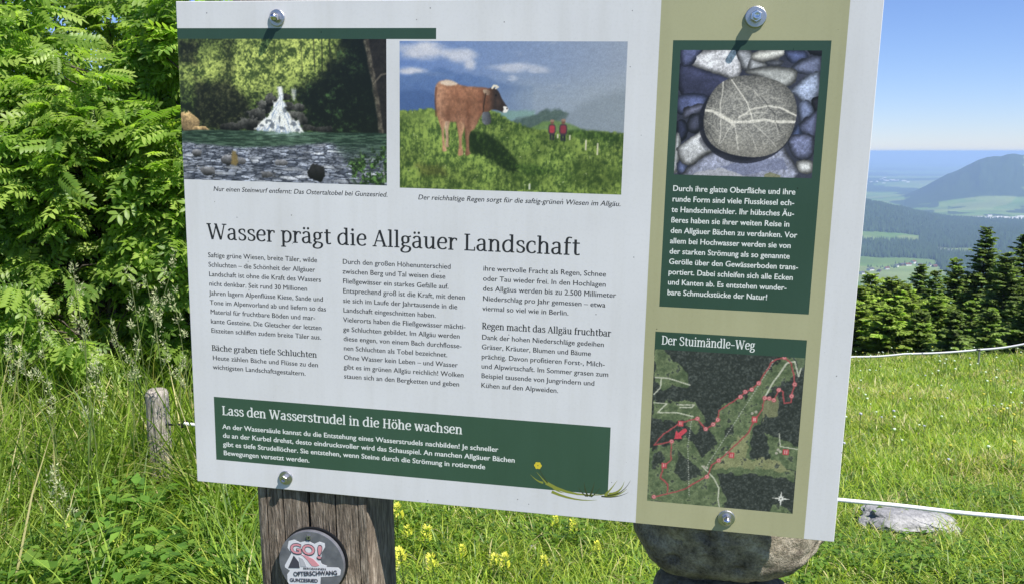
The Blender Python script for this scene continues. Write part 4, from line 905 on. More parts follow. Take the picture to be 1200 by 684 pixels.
for j in range(len(zs)-1):
    for i in range(n): F_.append((j*n+i, j*n+(i+1) % n, (j+1)*n+(i+1) % n, (j+1)*n+i))
me = bpy.data.meshes.new('timber'); me.from_pydata(V_, [], F_ + [tuple(range((len(zs)-1)*n, len(zs)*n))]); me.update()
o = link('timber', me, M['timber'], post); o.location = (0, -dep/2+.02, 0)
bmf = bmesh.new(); bmf.from_mesh(me); bmesh.ops.recalc_face_normals(bmf, faces=bmf.faces[:]); bmf.to_mesh(me); bmf.free()
post.location = tuple(Vector(post.location) + Vector((-math.sin(fa), math.cos(fa), 0)) * 0.0)
# face of the timber sits 8 mm behind the board
face_local_y = -dep/2+.02
bpy.context.view_layer.update()
want = pworld(198.5, 600, -6.5); inv = post.matrix_world.inverted() @ want
post.location = post.matrix_world @ Vector((inv.x, inv.y - face_local_y, 0))
bpy.context.view_layer.update()

# badge screwed to the post
badge = empty('round_badge'); 
bc = at_y(365.5, 656, 1.0); t_ = None
d_ = ray(365.5, 659); n_ = Vector((math.sin(fa), -math.cos(fa), 0)); p0 = post.matrix_world @ Vector((0, face_local_y-.0095, 0))
t_ = (p0 - Vector((0, 0, CAMZ))).dot(n_) / d_.dot(n_); bc = Vector((0, 0, CAMZ)) + d_*t_
BM_ = Matrix.Translation(bc) @ Matrix.Rotation(fa, 4, 'Z') @ Matrix.Rotation(math.pi/2, 4, 'X')
badge.matrix_world = BM_
tag(badge, 'round dark grey metal badge with pink GO! lettering screwed to the timber post', 'badge')
M['badge'] = mat('badge_grey', (0.13, 0.14, 0.17), 0.4, 0.2); bv = coords(M['badge']); L(M['badge'], ramp(M['badge'], noise_tex(M['badge'], bv, 60, 6), [(.3, (.10, .105, .13)), (.7, (.19, .195, .22))]), bsdf(M['badge']).inputs['Base Color'])
M['badge_rim'] = mat('badge_rim', (0.012, 0.012, 0.014), 0.4)
M['badge_white'] = mat('badge_white', (0.62, 0.62, 0.66), 0.45); M['badge_pink'] = mat('badge_pink', (0.60, 0.26, 0.30), 0.45); M['badge_dark'] = mat('badge_dark', (0.05, 0.05, 0.07), 0.5)
me = lathe([(48, -8), (51.6, -8), (51.6, -7.2), (50, -7.0), (40, -7.0)], 64)  # black ring shifted up and right: recess shadow beside the disc, put in as colour
for v_ in me.vertices: v_.co *= .001; v_.co.x += .0016; v_.co.y += .0014
link('rim', me, M['badge_rim'], badge)
me = lathe([(50.0, -4), (50.0, 1.9), (49.4, 2.2)], 64)
for v_ in me.vertices: v_.co *= .001
link('disc', me, M['badge'], badge)
def bflat(name, polys, z, m, parent=badge):
    bm = bmesh.new()
    for P in polys:
        try: bm.faces.new([bm.verts.new((x/1000, y/1000, z/1000)) for x, y in P])
        except Exception: pass
    r = bmesh.ops.extrude_face_region(bm, geom=bm.faces[:]); 
    for v_ in [g for g in r['geom'] if isinstance(g, bmesh.types.BMVert)]: v_.co.z -= .0003
    bmesh.ops.recalc_face_normals(bm, faces=bm.faces[:]); bmesh.ops.triangulate(bm, faces=bm.faces[:])
    return link(name, bm_mesh(bm, name), m, parent)
def B(x, y): return ((x-370)/4.32, (565-y)/4.32)      # emblem drawing units -> mm
pl = [(225, 425), (262, 412), (300, 428), (350, 412), (395, 430), (430, 412), (465, 420), (466, 445), (440, 490), (440, 510), (432, 540), (440, 560), (455, 565), (475, 570), (470, 580), (548, 575), (566, 590), (560, 625), (500, 640), (430, 650), (425, 700), (330, 740), (225, 735), (205, 700), (205, 650), (225, 625), (192, 605), (192, 590), (240, 505), (215, 470)]
hole = [(255, 518), (214, 606), (292, 600), (288, 560)]
bflat('emblem_outline', [[B(*p) for p in pl]], 2.5, M['badge_white'])
bflat('emblem_mountain', [[B(*p) for p in hole]], 2.9, M['badge_dark'])
bflat('emblem_road', [[B(*p) for p in [(300, 505), (345, 515), (385, 530), (425, 570), (400, 580), (375, 578), (345, 540), (320, 515)]]], 2.9, M['badge_pink'])
bflat('emblem_road', [[B(*p) for p in [(290, 525), (315, 535), (330, 560), (338, 585), (300, 590)]]], 2.9, mat('badge_light_grey', (0.4, 0.4, 0.44), .5))
def btext(name, s, x, y, wd, ht, z, m, off=0.0, rot=0.0):
    V2, T = font_line(s, 0, off); V2 = V2 - [V2[:, 0].min(), 0, 0]; k = wd/4.32/V2[:, 0].max(); X_ = V2[:, 0]*k; Y_ = V2[:, 1]*(ht/4.32/.73)
    c_, s_ = math.cos(rot), math.sin(rot); bx, by = B(x, y)
    Q = np.stack([bx+X_*c_-Y_*s_, by+X_*s_+Y_*c_, np.full(len(X_), z)], -1)/1000
    return link(name, np_mesh(name, Q, T), m, badge)
btext('emblem_lettering', 'GO', 232, 505, 170, 72, 3.0, M['badge_dark'], .05)
btext('emblem_lettering', 'GO', 236, 501, 162, 66, 3.3, M['badge_pink'], .02)
btext('emblem_lettering', '!', 408, 525, 34, 96, 3.0, M['badge_dark'], .04, -.12)
btext('emblem_lettering', '!', 412, 521, 27, 90, 3.3, M['badge_pink'], .01, -.12)
btext('emblem_lettering', 'BERGBAHNEN', 318, 606, 150, 14, 3.0, M['badge_dark'], .02, .05)
btext('emblem_lettering', 'OFTERSCHWANG', 250, 658, 295, 30, 3.1, M['badge_dark'], .03, .12)
btext('emblem_lettering', 'GUNZESRIED', 222, 698, 190, 24, 3.0, M['badge_dark'], .03, .06)
bm = bmesh.new(); box_bm(bm, -.0028, .0028, -.0028, .0028, .0018, .0042); sc_ = link('screw', bm_mesh(bm, 'screw'), M['steel_dull'], badge); sc_.location = (B(362, 388)[0]/1000, B(362, 388)[1]/1000, 0)
me = lathe([(1.5, 4.0), (1.5, 4.5), (.8, 4.5)], 10)
for v_ in me.vertices: v_.co *= .001
link('screw_core', me, M['badge_rim'], sc_)

# ================================================================== cairn of boulders behind the right side
cairn = empty('boulder_cairn'); cb = pworld(753, 680, -130); cairn.location = (cb.x, cb.y, gz(cb.x, cb.y)); cairn.rotation_euler = (0, 0, fa)
tag(cairn, 'pillar of stacked natural boulders carrying the right side of the panel', 'cairn')
bpy.context.view_layer.update()
def boulder(cx, cy, cz, rx, ry, rz, seed, m, e=2.6, label=None, rough=1.0, rot=0.0):
    """cx, cy, cz in the cairn's own frame"""
    bm = bmesh.new(); bmesh.ops.create_icosphere(bm, subdivisions=6, radius=1)
    for v_ in bm.verts:
        p = v_.co.copy(); n_ = (abs(p.x)**e + abs(p.y)**e + abs(p.z)**e)**(1/e); p = p/n_
        s = Vector((seed*3.7, seed*1.3, seed*2.1))
        k = 1 + rough*(.13*mnoise.noise(p*1.1+s) + .055*mnoise.noise(p*2.7+s) + .02*mnoise.noise(p*7+s) + .008*mnoise.noise(p*19+s))
        pit = mnoise.noise(p*5.5+s*2)
        if pit > .38: k -= (pit-.38)*.22*rough
        v_.co = Vector((p.x*rx*k, p.y*ry*k, p.z*rz*k))
    bmesh.ops.rotate(bm, verts=bm.verts[:], matrix=Matrix.Rotation(rot, 3, 'Y'))
    o = link('boulder', bm_mesh(bm, 'boulder', True), m, cairn); o.location = (cx, cy, cz)
    if label: o['label'] = label
    return o
iv = cairn.matrix_world.inverted()
def cz_of(y): return (iv @ pworld(753, y, -130)).z
qa = iv @ at_y(855, 607, 1.185); 
boulder(qa.x+.002, .040, qa.z, .150, .124, .094, 3, M['rock'], 2.35, 'wide grey boulder right below the panel, sunlit at its right end', .9, -.03)
boulder(qa.x-.006, .0, qa.z-.150, .112, .10, .066, 8, M['rock_tan'], 2.6, 'tan boulder under the wide grey one')
boulder(.0, .0, qa.z-.285, .13, .12, .078, 12, M['rock'], 2.5)
zg = qa.z-.345
boulder(.01, .0, zg-.08, .14, .13, .085, 15, M['rock_tan'], 2.6)
boulder(-.01, .01, zg-.24, .16, .15, .09, 18, M['rock'], 2.6)
boulder(.0, .0, zg-.40, .17, .16, .09, 19, M['rock_tan'], 2.6)
boulder(.0, .01, zg-.55, .19, .18, .08, 21, M['rock'], 2.8)
boulder(.0, .0, cz_of(535), .093, .105, .066, 25, M['rock_tan'], 2.5)
boulder(.004, .0, cz_of(400), .09, .10, .070, 27, M['rock'], 2.5)
boulder(-.004, .0, cz_of(262), .088, .098, .070, 29, M['rock_tan'], 2.5)
boulder(.0, .0, cz_of(128), .088, .10, .068, 31, M['rock'], 2.5)
boulder(.0, .0, cz_of(48), .07, .10, .040, 33, M['rock_tan'], 2.5)
# ================================================================== small things in the meadow
stake = empty('wooden_stake'); sp = at_y(190, 575, 3.62); sp.z = gz(sp.x, sp.y); stake.location = (sp.x, sp.y, sp.z)
tag(stake, 'short grey wooden fence stake in the tall grass left of the panel', 'fence post')
topz = at_y(191, 456, 3.62).z - sp.z
r = .051; n = 18; V_, F_ = [], []
zs = list(np.linspace(-.25, topz-.02, 14)) + [topz-.006, topz]
for j, z_ in enumerate(zs):
    k = 1 - .06*(z_/topz) - (.10 if j == len(zs)-2 else .25 if j == len(zs)-1 else 0)
    for i in range(n):
        a = 2*math.pi*i/n; q = r*k*(1+.05*mnoise.noise(Vector((math.cos(a)*2, math.sin(a)*2, z_*2)))); V_.append((q*math.cos(a)+.012*z_, q*math.sin(a), z_))
for j in range(len(zs)-1):
    for i in range(n): F_.append((j*n+i, j*n+(i+1) % n, (j+1)*n+(i+1) % n, (j+1)*n+i))
F_.append(tuple(range((len(zs)-1)*n, len(zs)*n)))
me = bpy.data.meshes.new('stake'); me.from_pydata(V_, [], F_); me.update(); link('timber', me, M['timber_end'], stake)
M['black_plastic'] = mat('black_plastic', (.015, .015, .017), .35)
p = at_y(216, 497, 3.60) - Vector(stake.location)
bm = bmesh.new(); bmesh.ops.create_cone(bm, cap_ends=True, segments=16, radius1=.016, radius2=.013, depth=.03, matrix=Matrix.Translation(p) @ Matrix.Rotation(math.pi/2, 4, 'X'))
bmesh.ops.create_cone(bm, cap_ends=True, segments=8, radius1=.005, radius2=.005, depth=max(.03, p.x-.04), matrix=Matrix.Translation(((p.x+.04)/2, p.y, p.z)) @ Matrix.Rotation(math.pi/2, 4, 'Y'))
link('insulator', bm_mesh(bm, 'insulator'), M['black_plastic'], stake)
M['rope'] = mat('white_rope', (.72, .73, .74), .55); rv = coords(M['rope'], (1, 1, 1)); bump(M['rope'], noise_tex(M['rope'], rv, 160, 3), .5, .002)
def rope(name, pts, rad, label, n=8):
    P = np.array([tuple(p) for p in pts]); V2, F2 = tube_arrays(P, rad, n)
    org = P[0]; o = link(name, np_mesh(name, V2-org, F2, smooth=True), M['rope']); o.location = org; tag(o, label, 'fence rope'); return o
a = at_y(216, 496, 3.58); b = at_y(1330, 621, 2.62)
pts = [a.lerp(b, t) + Vector((0, 0, -.012*math.sin(math.pi*t) + .0012*math.sin(t*57))) for t in np.linspace(0, 1, 60)]
rope('fence_rope', pts, .0078, 'thick white fence rope running from the short stake behind the panel to the right')
stk2 = empty('wooden_stake', (b.x, b.y, gz(b.x, b.y))); tag(stk2, 'thin wooden fence stake beyond the right edge holding the near rope', 'fence post')
V2, F2 = tube_arrays([(0, 0, -.2), (0, .01, b.z-stk2.location.z+.06)], .025, 12); link('timber', np_mesh('stake_b', V2, F2), M['timber_end'], stk2)
# far rope along the crest, with its thin posts
M['grey_metal'] = mat('galvanised_metal', (.35, .36, .37), .45, .6)
far_px = [(930, 422), (1000, 418), (1060, 414.5), (1148, 409.5), (1200, 403), (1300, 393)]
fp = []
for (u_, v_) in far_px: fp.append(at_y(u_, v_, 10.9 - (u_-1000)*.004))
pts = []
for i in range(len(fp)-1):
    for t in np.linspace(0, 1, 10, endpoint=False):
        pts.append(fp[i].lerp(fp[i+1], t) - Vector((0, 0, .012*math.sin(math.pi*t))))
pts.append(fp[-1]); rope('fence_rope', pts, .014, 'white fence rope strung along the far crest of the meadow in front of the spruces', 6)
for i, lab in ((0, 'thin fence post hidden behind the panel edge on the crest'), (3, 'thin grey fence post on the crest below the tallest spruce'), (5, 'thin fence post on the crest beyond the right edge')):
    q = fp[i]; g = gz(q.x, q.y); o = empty('fence_post', (q.x, q.y, g)); tag(o, lab, 'fence post', 'fence posts along the crest')
    V2, F2 = tube_arrays([(0, 0, -.2), (0, 0, q.z-g+.02)], .012, 8); link('rod', np_mesh('rod', V2, F2), M['grey_metal'], o)
    V2, F2 = tube_arrays([(-.03, 0, q.z-g), (.03, 0, q.z-g)], .016, 8); link('insulator', np_mesh('ins', V2, F2), M['black_plastic'], o)

# pale flat rock by the rope, small white stone, a few greys
def stone(name, u, v, y, sx, sy, sz, seed, m, label, cat='stone', rz=0.0):
    bm = bmesh.new(); bmesh.ops.create_icosphere(bm, subdivisions=4, radius=1); s = Vector((seed*3.1, seed, seed*.7))
    for w in bm.verts:
        p = w.co.copy(); q = (abs(p.x)**2.8+abs(p.y)**2.8+abs(p.z)**2.8)**(1/2.8); p /= q
        k = 1+.22*mnoise.noise(p*1.3+s)+.10*mnoise.noise(p*3.1+s)+.03*mnoise.noise(p*9+s); w.co = Vector((p.x*sx*k, p.y*sy*k, p.z*sz*k))
    o = link(name, bm_mesh(bm, name, False), m); q = at_y(u, v, y); q.z = gz(q.x, q.y)+sz*.35; o.location = q; o.rotation_euler = (.05, .05, rz); return tag(o, label, cat)
gp_ = on_ground(1066, 618)
stone('pale_rock', 1066, 612, gp_.y+.02, .215, .12, .052, 4, M['rock_pale'], 'broad flat pale grey rock lying in the grass below the near fence rope', 'rock', -.12)
gq = on_ground(623, 645)
stone('white_stone', 623, 645, gq.y, .018, .013, .014, 9, M['rock_pale'], 'tiny white stone in the grass between timber post and boulders')

# ================================================================== grass
def blades(P, h, w, lean, az, col, curve=.5):
    """tapered blades bending over along an arc: 7 points, 5 triangles each"""
    n = len(P); d = np.stack([np.cos(az), np.sin(az), 0*az], -1); aw = az + np.pi/2 + rng.uniform(-.8, .8, n); s = np.stack([np.cos(aw), np.sin(aw), 0*az], -1)
    th0 = .08 + .25*lean; th1 = np.clip(lean*1.25 + .15, 0, 2.6)      # angle from the vertical at the foot and at the tip
    pts = [P]; q = P
    for k in range(3):
        th = th0 + (th1-th0)*(k+.5)/3; q = q + (h/3)[:, None]*(np.sin(th)[:, None]*d + np.cos(th)[:, None]*np.array([0, 0, 1.0])); pts.append(q)
    V = np.stack([pts[0]-s*(w*.4)[:, None], pts[0]+s*(w*.4)[:, None], pts[1]-s*(w*.5)[:, None], pts[1]+s*(w*.5)[:, None], pts[2]-s*(w*.36)[:, None], pts[2]+s*(w*.36)[:, None], pts[3]], 1)
    F = np.array([[0, 1, 3], [0, 3, 2], [2, 3, 5], [2, 5, 4], [4, 5, 6]])[None] + (np.arange(n)*7)[:, None, None]
    return V.reshape(-1, 3), F.reshape(-1, 3), np.repeat(col[:, None, :], 7, 1).reshape(-1, 3)
def pick(n, cols, wts, jit=.25):
    cols = np.array(cols); i = rng.choice(len(cols), n, p=np.array(wts)/sum(wts)); return cols[i]*(1+jit*rng.uniform(-1, 1, (n, 1)))
G1, G2, G3, STRAW, YG = (.17, .255, .034), (.25, .36, .048), (.095, .18, .028), (.54, .48, .24), (.35, .41, .06)
def scatter(n, y0, y1, u0, u1, p=1.0):
    """points on the ground seen between two bearings; denser nearby"""
    y = y0 + (y1-y0)*rng.random(n)**p; x = y*(u0+(u1-u0)*rng.random(n)); return x, y
GR = []
# short meadow in front and to the right
def patch(n, y0, y1, u0, u1, hm, hs, wd, cols, wts, p=1.0, lean=(.2, 1.1), nz=None):
    x, y = scatter(n, y0, y1, u0, u1, p); dens = fbm(x, y, 3.2, 3, 71)
    k = rng.random(n) < sstep(.15, .55, dens)*.75+.25
    x, y = x[k], y[k]; n = len(x); hh = fbm(x, y, 1.7, 3, 73)
    h = (hm+hs*rng.normal(0, 1, n))*(.45+1.1*hh); h = np.clip(h, .02, 1.2)
    # trodden and grazed short round the stake and the rock
    for (sx, sy, wd_) in ((stake.location.x, stake.location.y, .16), (gp_.x, gp_.y, .12)):
        m_ = (np.abs(x - sx*y/sy) < wd_*(.6+.8*rng.random(n))) & (y < sy+.05) & (y > sy-1.5); h[m_] *= np.interp(sy-y[m_], [0, 1.3], [.35, .75])
    P = np.stack([x, y, ground_z(x, y)-.005], -1)
    col = pick(n, cols, wts); col *= (.75+.5*fbm(x, y, 2.3, 3, 77))[:, None]
    dry = (fbm(x, y, 1.1, 3, 79) > .58) & (rng.random(n) < .30); col[dry] = np.array(STRAW)*(.6+.6*rng.random((dry.sum(), 1)))
    GR.append(blades(P, h, wd*(.6+.8*rng.random(n)), rng.uniform(*lean, n), rng.uniform(0, 2*np.pi, n), col))
CL = [G1, G2, G3, STRAW, YG]
patch(92000, 2.2, 5.0, -.34, .98, .085, .035, .0044, CL, [3, 4, 1.5, .8, 3], 1.0, (.5, 2.1))
patch(88000, 4.6, 8.0, .10, .92, .09, .03, .0060, CL, [3, 4, 1, 1.0, 4], 1.0, (.5, 2.0))
patch(95000, 7.6, 12.6, .12, .90, .085, .03, .0068, CL, [3, 4, 1.5, 1.2, 3], 1.0, (.4, 1.7))
patch(14000, 4.6, 8.0, -.3, .12, .16, .05, .008, [G1, G2, G3], [3, 3, 1], 1.0)
patch(26000, 7.8, 18.0, -.45, .14, .22, .07, .012, [G1, G2, G3, STRAW], [3, 3, 1, .6], 1.0)
V2, F2, C2 = merge(GR)
o = link('meadow_grass', np_mesh('meadow_grass', V2, F2, C2), M['grass']); tag(o, 'sunny short meadow grass with straw tufts around the panel and up to the crest', 'grass', kind='stuff')
GR = []
patch(44000, 2.3, 5.2, -.86, -.26, .36, .11, .0062, [G1, G2, G3, STRAW, YG], [4, 3, 2, .5, 1], .8, (.4, 2.2))
patch(30000, 2.3, 5.2, -.86, -.20, .18, .06, .0062, [G1, G2, G3, STRAW], [4, 3, 2, 1.0], .8, (.5, 2.2))
patch(3000, 3.0, 4.7, -.80, -.36, .60, .12, .007, [G1, G2, STRAW], [4, 3, 1.2], 1.0, (.2, 1.3))
V2, F2, C2 = merge(GR)
o = link('tall_grass', np_mesh('tall_grass', V2, F2, C2), M['grass']); tag(o, 'tall tangled green grass at the left in front of the rowan thicket', 'grass', kind='stuff')
# low broad leaved herbs mixed in (stuff): folded oval leaves
def herb_leaves(n, y0, y1, u0, u1, hmax, size, cols, wts, name, label, thr=.5):
    x, y = scatter(n, y0, y1, u0, u1); k = fbm(x, y, 2.0, 3, 91) > thr; x, y = x[k], y[k]; n = len(x)
    z = ground_z(x, y) + hmax*rng.random(n)**.8*(.4+.9*fbm(x, y, 2.0, 2, 93)); s = size*(.6+.8*rng.random(n)); a = rng.uniform(0, 2*np.pi, n)
    d = np.stack([np.cos(a), np.sin(a), rng.uniform(-.3, .5, n)], -1); d /= np.linalg.norm(d, axis=1)[:, None]
    t = np.cross(d, [0, 0, 1.0]); t /= np.linalg.norm(t, axis=1)[:, None]; nrm = np.cross(t, d)
    P = np.stack([x, y, z], -1); e = lambda a_, b_, c_: P + d*(a_*s)[:, None] + t*(b_*s)[:, None] + nrm*(c_*s)[:, None]
    V = np.stack([e(0, 0, 0), e(.4, -.27, .08), e(.45, 0, 0), e(.4, .27, .08), e(1, 0, -.08)], 1).reshape(-1, 3)
    F = (np.array([[0, 1, 2], [0, 2, 3], [1, 4, 2], [2, 4, 3]])[None] + (np.arange(n)*5)[:, None, None]).reshape(-1, 3)
    C = np.repeat(pick(n, cols, wts)[:, None], 5, 1).reshape(-1, 3)
    o = link(name, np_mesh(name, V, F[:, ::-1], C), M['grass']); tag(o, label, 'herbs', kind='stuff')
herb_leaves(13000, 2.4, 5.2, -.85, -.2, .30, .055, [(.11, .22, .035), (.18, .30, .05), (.07, .15, .03)], [3, 2, 1], 'low_herbs', 'low broad leaved herbs mixed through the grass left of the timber post', .34)
herb_leaves(16000, 2.4, 4.6, -.2, .66, .08, .028, [(.12, .22, .03), (.18, .28, .045), (.07, .14, .03)], [3, 2, 1], 'clover_leaves', 'small clover and plantain leaves in the short meadow below the panel', .45)

# ================================================================== seed stalks, one plant each
def stalk(u, v, y, label, lean=.1, big=1.0, seed=0):
    rr = np.random.default_rng(seed+500); top = at_y(u, v, y); bx = top.x - lean*rr.uniform(.3, 1.0)*rr.choice([-1, 1]); g = gz(bx, y)
    root = empty('seed_stalk', (bx, y, g)); tag(root, label, 'grass stalk', 'seed stalks in front of the thicket')
    H = top.z-g; dx = top.x-bx
    P = [(dx*t**2.2, 0, H*t) for t in np.linspace(0, 1, 12)]; V2, F2 = tube_arrays(P, np.linspace(.0028, .0010, 12), 5); c = np.tile([.20, .25, .09], (len(V2), 1))
    link('stem', np_mesh('stem', V2, F2, c), M['grass'], root)
    # panicle: rough clusters of pale spikelets on short side twigs
    VV, FF, CC = [], [], []; off = 0
    nclu = int(7*big)
    for k in range(nclu):
        t = 1 - .26*big*(k/nclu)*rr.uniform(.8, 1.1); px = dx*max(t, 0)**2.2; pz = H*t; side = rr.choice([-1, 1])*(.006+.035*(k/nclu)*big*rr.random()); cc = np.array([px+side, rr.uniform(-.015, .015), pz+.01])
        m = 26
        D = rr.normal(0, 1, (m, 3)); D /= np.linalg.norm(D, axis=1)[:, None]; D[:, 2] += .5
        q = cc + D*np.array([.009, .009, .018])*big*(.3+.8*rr.random((m, 1)))
        s_ = rr.normal(0, 1, (m, 3)); s_ /= np.linalg.norm(s_, axis=1)[:, None]
        tip = q + D*.010; V = np.stack([q-s_*.0030, q+s_*.0030, tip], 1).reshape(-1, 3); FF.append(np.arange(m*3).reshape(-1, 3)+off); off += m*3; VV.append(V); CC.append(np.repeat(np.array([[.46, .46, .28]])*(.6+.7*rr.random((m, 1))), 3, 0))
    axis = np.array([(dx*t**2.2, 0, H*t) for t in np.linspace(.72, 1, 6)]); Va, Fa = tube_arrays(axis, .0016, 3); Fa = np.concatenate([Fa[:, [0, 1, 2]], Fa[:, [0, 2, 3]]]); VV.append(Va); FF.append(Fa+off); CC.append(np.tile([.3, .33, .15], (len(Va), 1)))
    link('seed_head', np_mesh('seed_head', np.concatenate(VV), np.concatenate(FF), np.concatenate(CC)), M['petal'], root)
    for k in range(2):
        a = rr.uniform(0, 6.28); z0 = H*rr.uniform(.15, .5); l = rr.uniform(.18, .32); P0 = np.array([[dx*(z0/H)**2.2, 0, z0]])
        V, F, C_ = blades(P0, np.array([l]), np.array([.007]), np.array([.7]), np.array([a]), np.array([[.10, .17, .04]])); link('blade', np_mesh('blade', V, F, C_), M['grass'], root)
SL = [(86, 318, 3.3, .05, 1.5, 'tall pale seed stalk rising alone against the dark thicket, highest at left'),
      (41, 355, 3.4, .04, 1.0, 'seed stalk with small pale head left of the tallest stalk'), (152, 322, 3.6, .12, 1.2, 'seed stalk with cream head between the tallest stalk and the panel'),
      (205, 305, 3.7, .35, 1.3, 'long leaning seed stalk whose head touches the panel edge'), (180, 362, 3.5, .1, 1.4, 'bushy pale seed stalk close beside the panel'),
      (203, 345, 3.8, .06, 1.1, 'seed stalk with pale spikelets right against the panel edge'), (13, 398, 3.2, .03, 1.0, 'short seed stalk at the left edge of the thicket'),
      (26, 412, 3.1, .05, .8, 'small seed stalk second from the left edge'), (134, 385, 3.4, .08, 1.0, 'seed stalk with loose head above the wooden stake, to its left'),
      (212, 425, 3.5, .05, .9, 'seed stalk just above the wooden stake against the panel edge'), (48, 440, 3.0, .06, 1.0, 'low seed stalk with cream head in the left grass'),
      (118, 425, 3.15, .1, 1.3, 'low bushy seed stalk with several cream clusters left of the stake'), (160, 405, 3.2, .12, 1.0, 'leaning seed stalk above the stake top'),
      (172, 330, 3.9, .1, 1.0, 'thin far seed stalk between two pale headed ones near the panel'), (60, 555, 2.7, .06, 1.2, 'broad brownish seed stalk low in the left foreground'),
      (100, 385, 3.3, .03, .9, 'slim seed stalk beside the tallest one')]
for i, (u_, v_, y_, le, bg_, lab) in enumerate(SL): stalk(u_, v_, y_, lab, le, bg_, i)

# ================================================================== meadow flowers
def flower_proto():
    root = empty('yellow_flower'); V2, F2 = tube_arrays([(0, 0, 0), (.003, .002, .06), (.006, 0, .13)], [.0018, .0016, .0012], 5); link('stem', np_mesh('fstem', V2, F2, np.tile([.09, .14, .04], (len(V2), 1))), M['grass'], root)
    VV, FF, CC = [], [], []; off = 0; rr = np.random.default_rng(5)
    for k in range(60):
        a = rr.uniform(0, 6.28); z = .085+.055*rr.random(); r_ = .014*(1-(z-.085)/.09)+.002; c = np.array([.005+r_*math.cos(a), r_*math.sin(a), z]); d = np.array([math.cos(a), math.sin(a), .8]); d /= np.linalg.norm(d); s = np.cross(d, [0, 0, 1]); s /= np.linalg.norm(s)
        VV += [c-s*.0035, c+s*.0035, c+d*.012+s*.002, c+d*.012-s*.002]; FF.append([off, off+1, off+2, off+3]); off += 4
        CC += [np.array([.70, .64, .09])*rr.uniform(.8, 1.1)]*4
    link('blossom', np_mesh('blossom', VV, FF, np.array(CC)), M['petal'], root)
    VV, FF, CC = [], [], []; off = 0
    for k in range(8):
        a = k*2.4; z = .02+.009*k; c = np.array([.002, 0, z]); d = np.array([math.cos(a), math.sin(a), .5]); s = np.array([-math.sin(a), math.cos(a), 0]); VV += [c, c+d*.012-s*.004, c+d*.03, c+d*.012+s*.004]; FF.append([off, off+1, off+2, off+3]); off += 4; CC += [np.array([.08, .14, .03])]*4
    link('stem_leaves', np_mesh('sleaf', VV, FF, np.array(CC)), M['grass'], root); return root
def copy_tree(o, parent=None):
    c = o.copy(); COL.objects.link(c); c.parent = parent
    for ch in [x for x in CH_MAP.get(o.name, [])]: copy_tree(ch, c)
    return c
CH_MAP = {}
def remember(o):
    CH_MAP[o.name] = list(o.children)
    for c in o.children: remember(c)
fl = flower_proto(); bpy.context.view_layer.update(); remember(fl)
FP = [(469, 625, 1.25), (494, 655, 1.2), (474, 682, 1.3), (515, 684, 1.1), (589, 684, 1.1), (672, 634, .9), (650, 626, .8), (579, 676, .9), (271, 586, 1.2), (262, 612, .9), (640, 672, .8), (486, 640, .9), (700, 652, .7), (540, 668, .9), (20, 520, .9), (230, 640, .8)]
for i, (u_, v_, s_) in enumerate(FP):
    f_ = fl if i == 0 else copy_tree(fl); g = on_ground(u_, v_+8); f_.location = g; f_.scale = (s_*.92,)*3; f_.rotation_euler = (rng.uniform(-.2, .2), rng.uniform(-.2, .2), rng.uniform(0, 6))
    side = 'below the panel between timber post and boulders' if u_ > 300 else 'in the tall grass left of the timber post'
    tag(f_, 'small yellow meadow flower with leafy stem ' + side, 'flower', 'yellow meadow flowers ' + side)
# white and lilac flower heads scattered up the far meadow
def head_mesh(c):
    bm = bmesh.new(); bmesh.ops.create_icosphere(bm, subdivisions=1, radius=.010)
    for w in bm.verts: w.co.z = w.co.z*.7+.16
    me = bm_mesh(bm, 'flower_head'); a = me.color_attributes.new('Col', 'FLOAT_COLOR', 'POINT')
    for k in range(len(me.vertices)): a.data[k].color = (*c, 1)
    return me
hm = [head_mesh((.72, .72, .66)), head_mesh((.50, .48, .60)), head_mesh((.6, .52, .08))]
V2, F2 = tube_arrays([(0, 0, 0), (.004, 0, .16)], .0016, 4); stm = np_mesh('fl_stem', V2, F2, np.tile([.10, .15, .04], (len(V2), 1))); stm.materials.append(M['grass'])
for h_ in hm: h_.materials.append(M['petal'])
kinds = (('white_flower', 'tiny white clover head standing in the far meadow grass below the crest', 'white flowers up the far meadow'), ('lilac_flower', 'tiny lilac flower head in the far meadow grass below the crest', 'lilac flowers up the far meadow'), ('yellow_buttercup', 'tiny yellow flower head in the far meadow grass below the crest', 'tiny yellow flowers up the far meadow'))
for i in range(170):
    k = rng.choice(3, p=[.5, .15, .35]); y = 4.3 + 7.2*rng.random()**.7; x = y*rng.uniform(.37, .66)
    root = empty(kinds[k][0], (x, y, gz(x, y)), rng.uniform(0, 6)); root.scale = (rng.uniform(.7, 1.3),)*3; tag(root, kinds[k][1], 'flower', kinds[k][2])
    link('stem', stm, None, root); link('flower_head', hm[k], None, root)

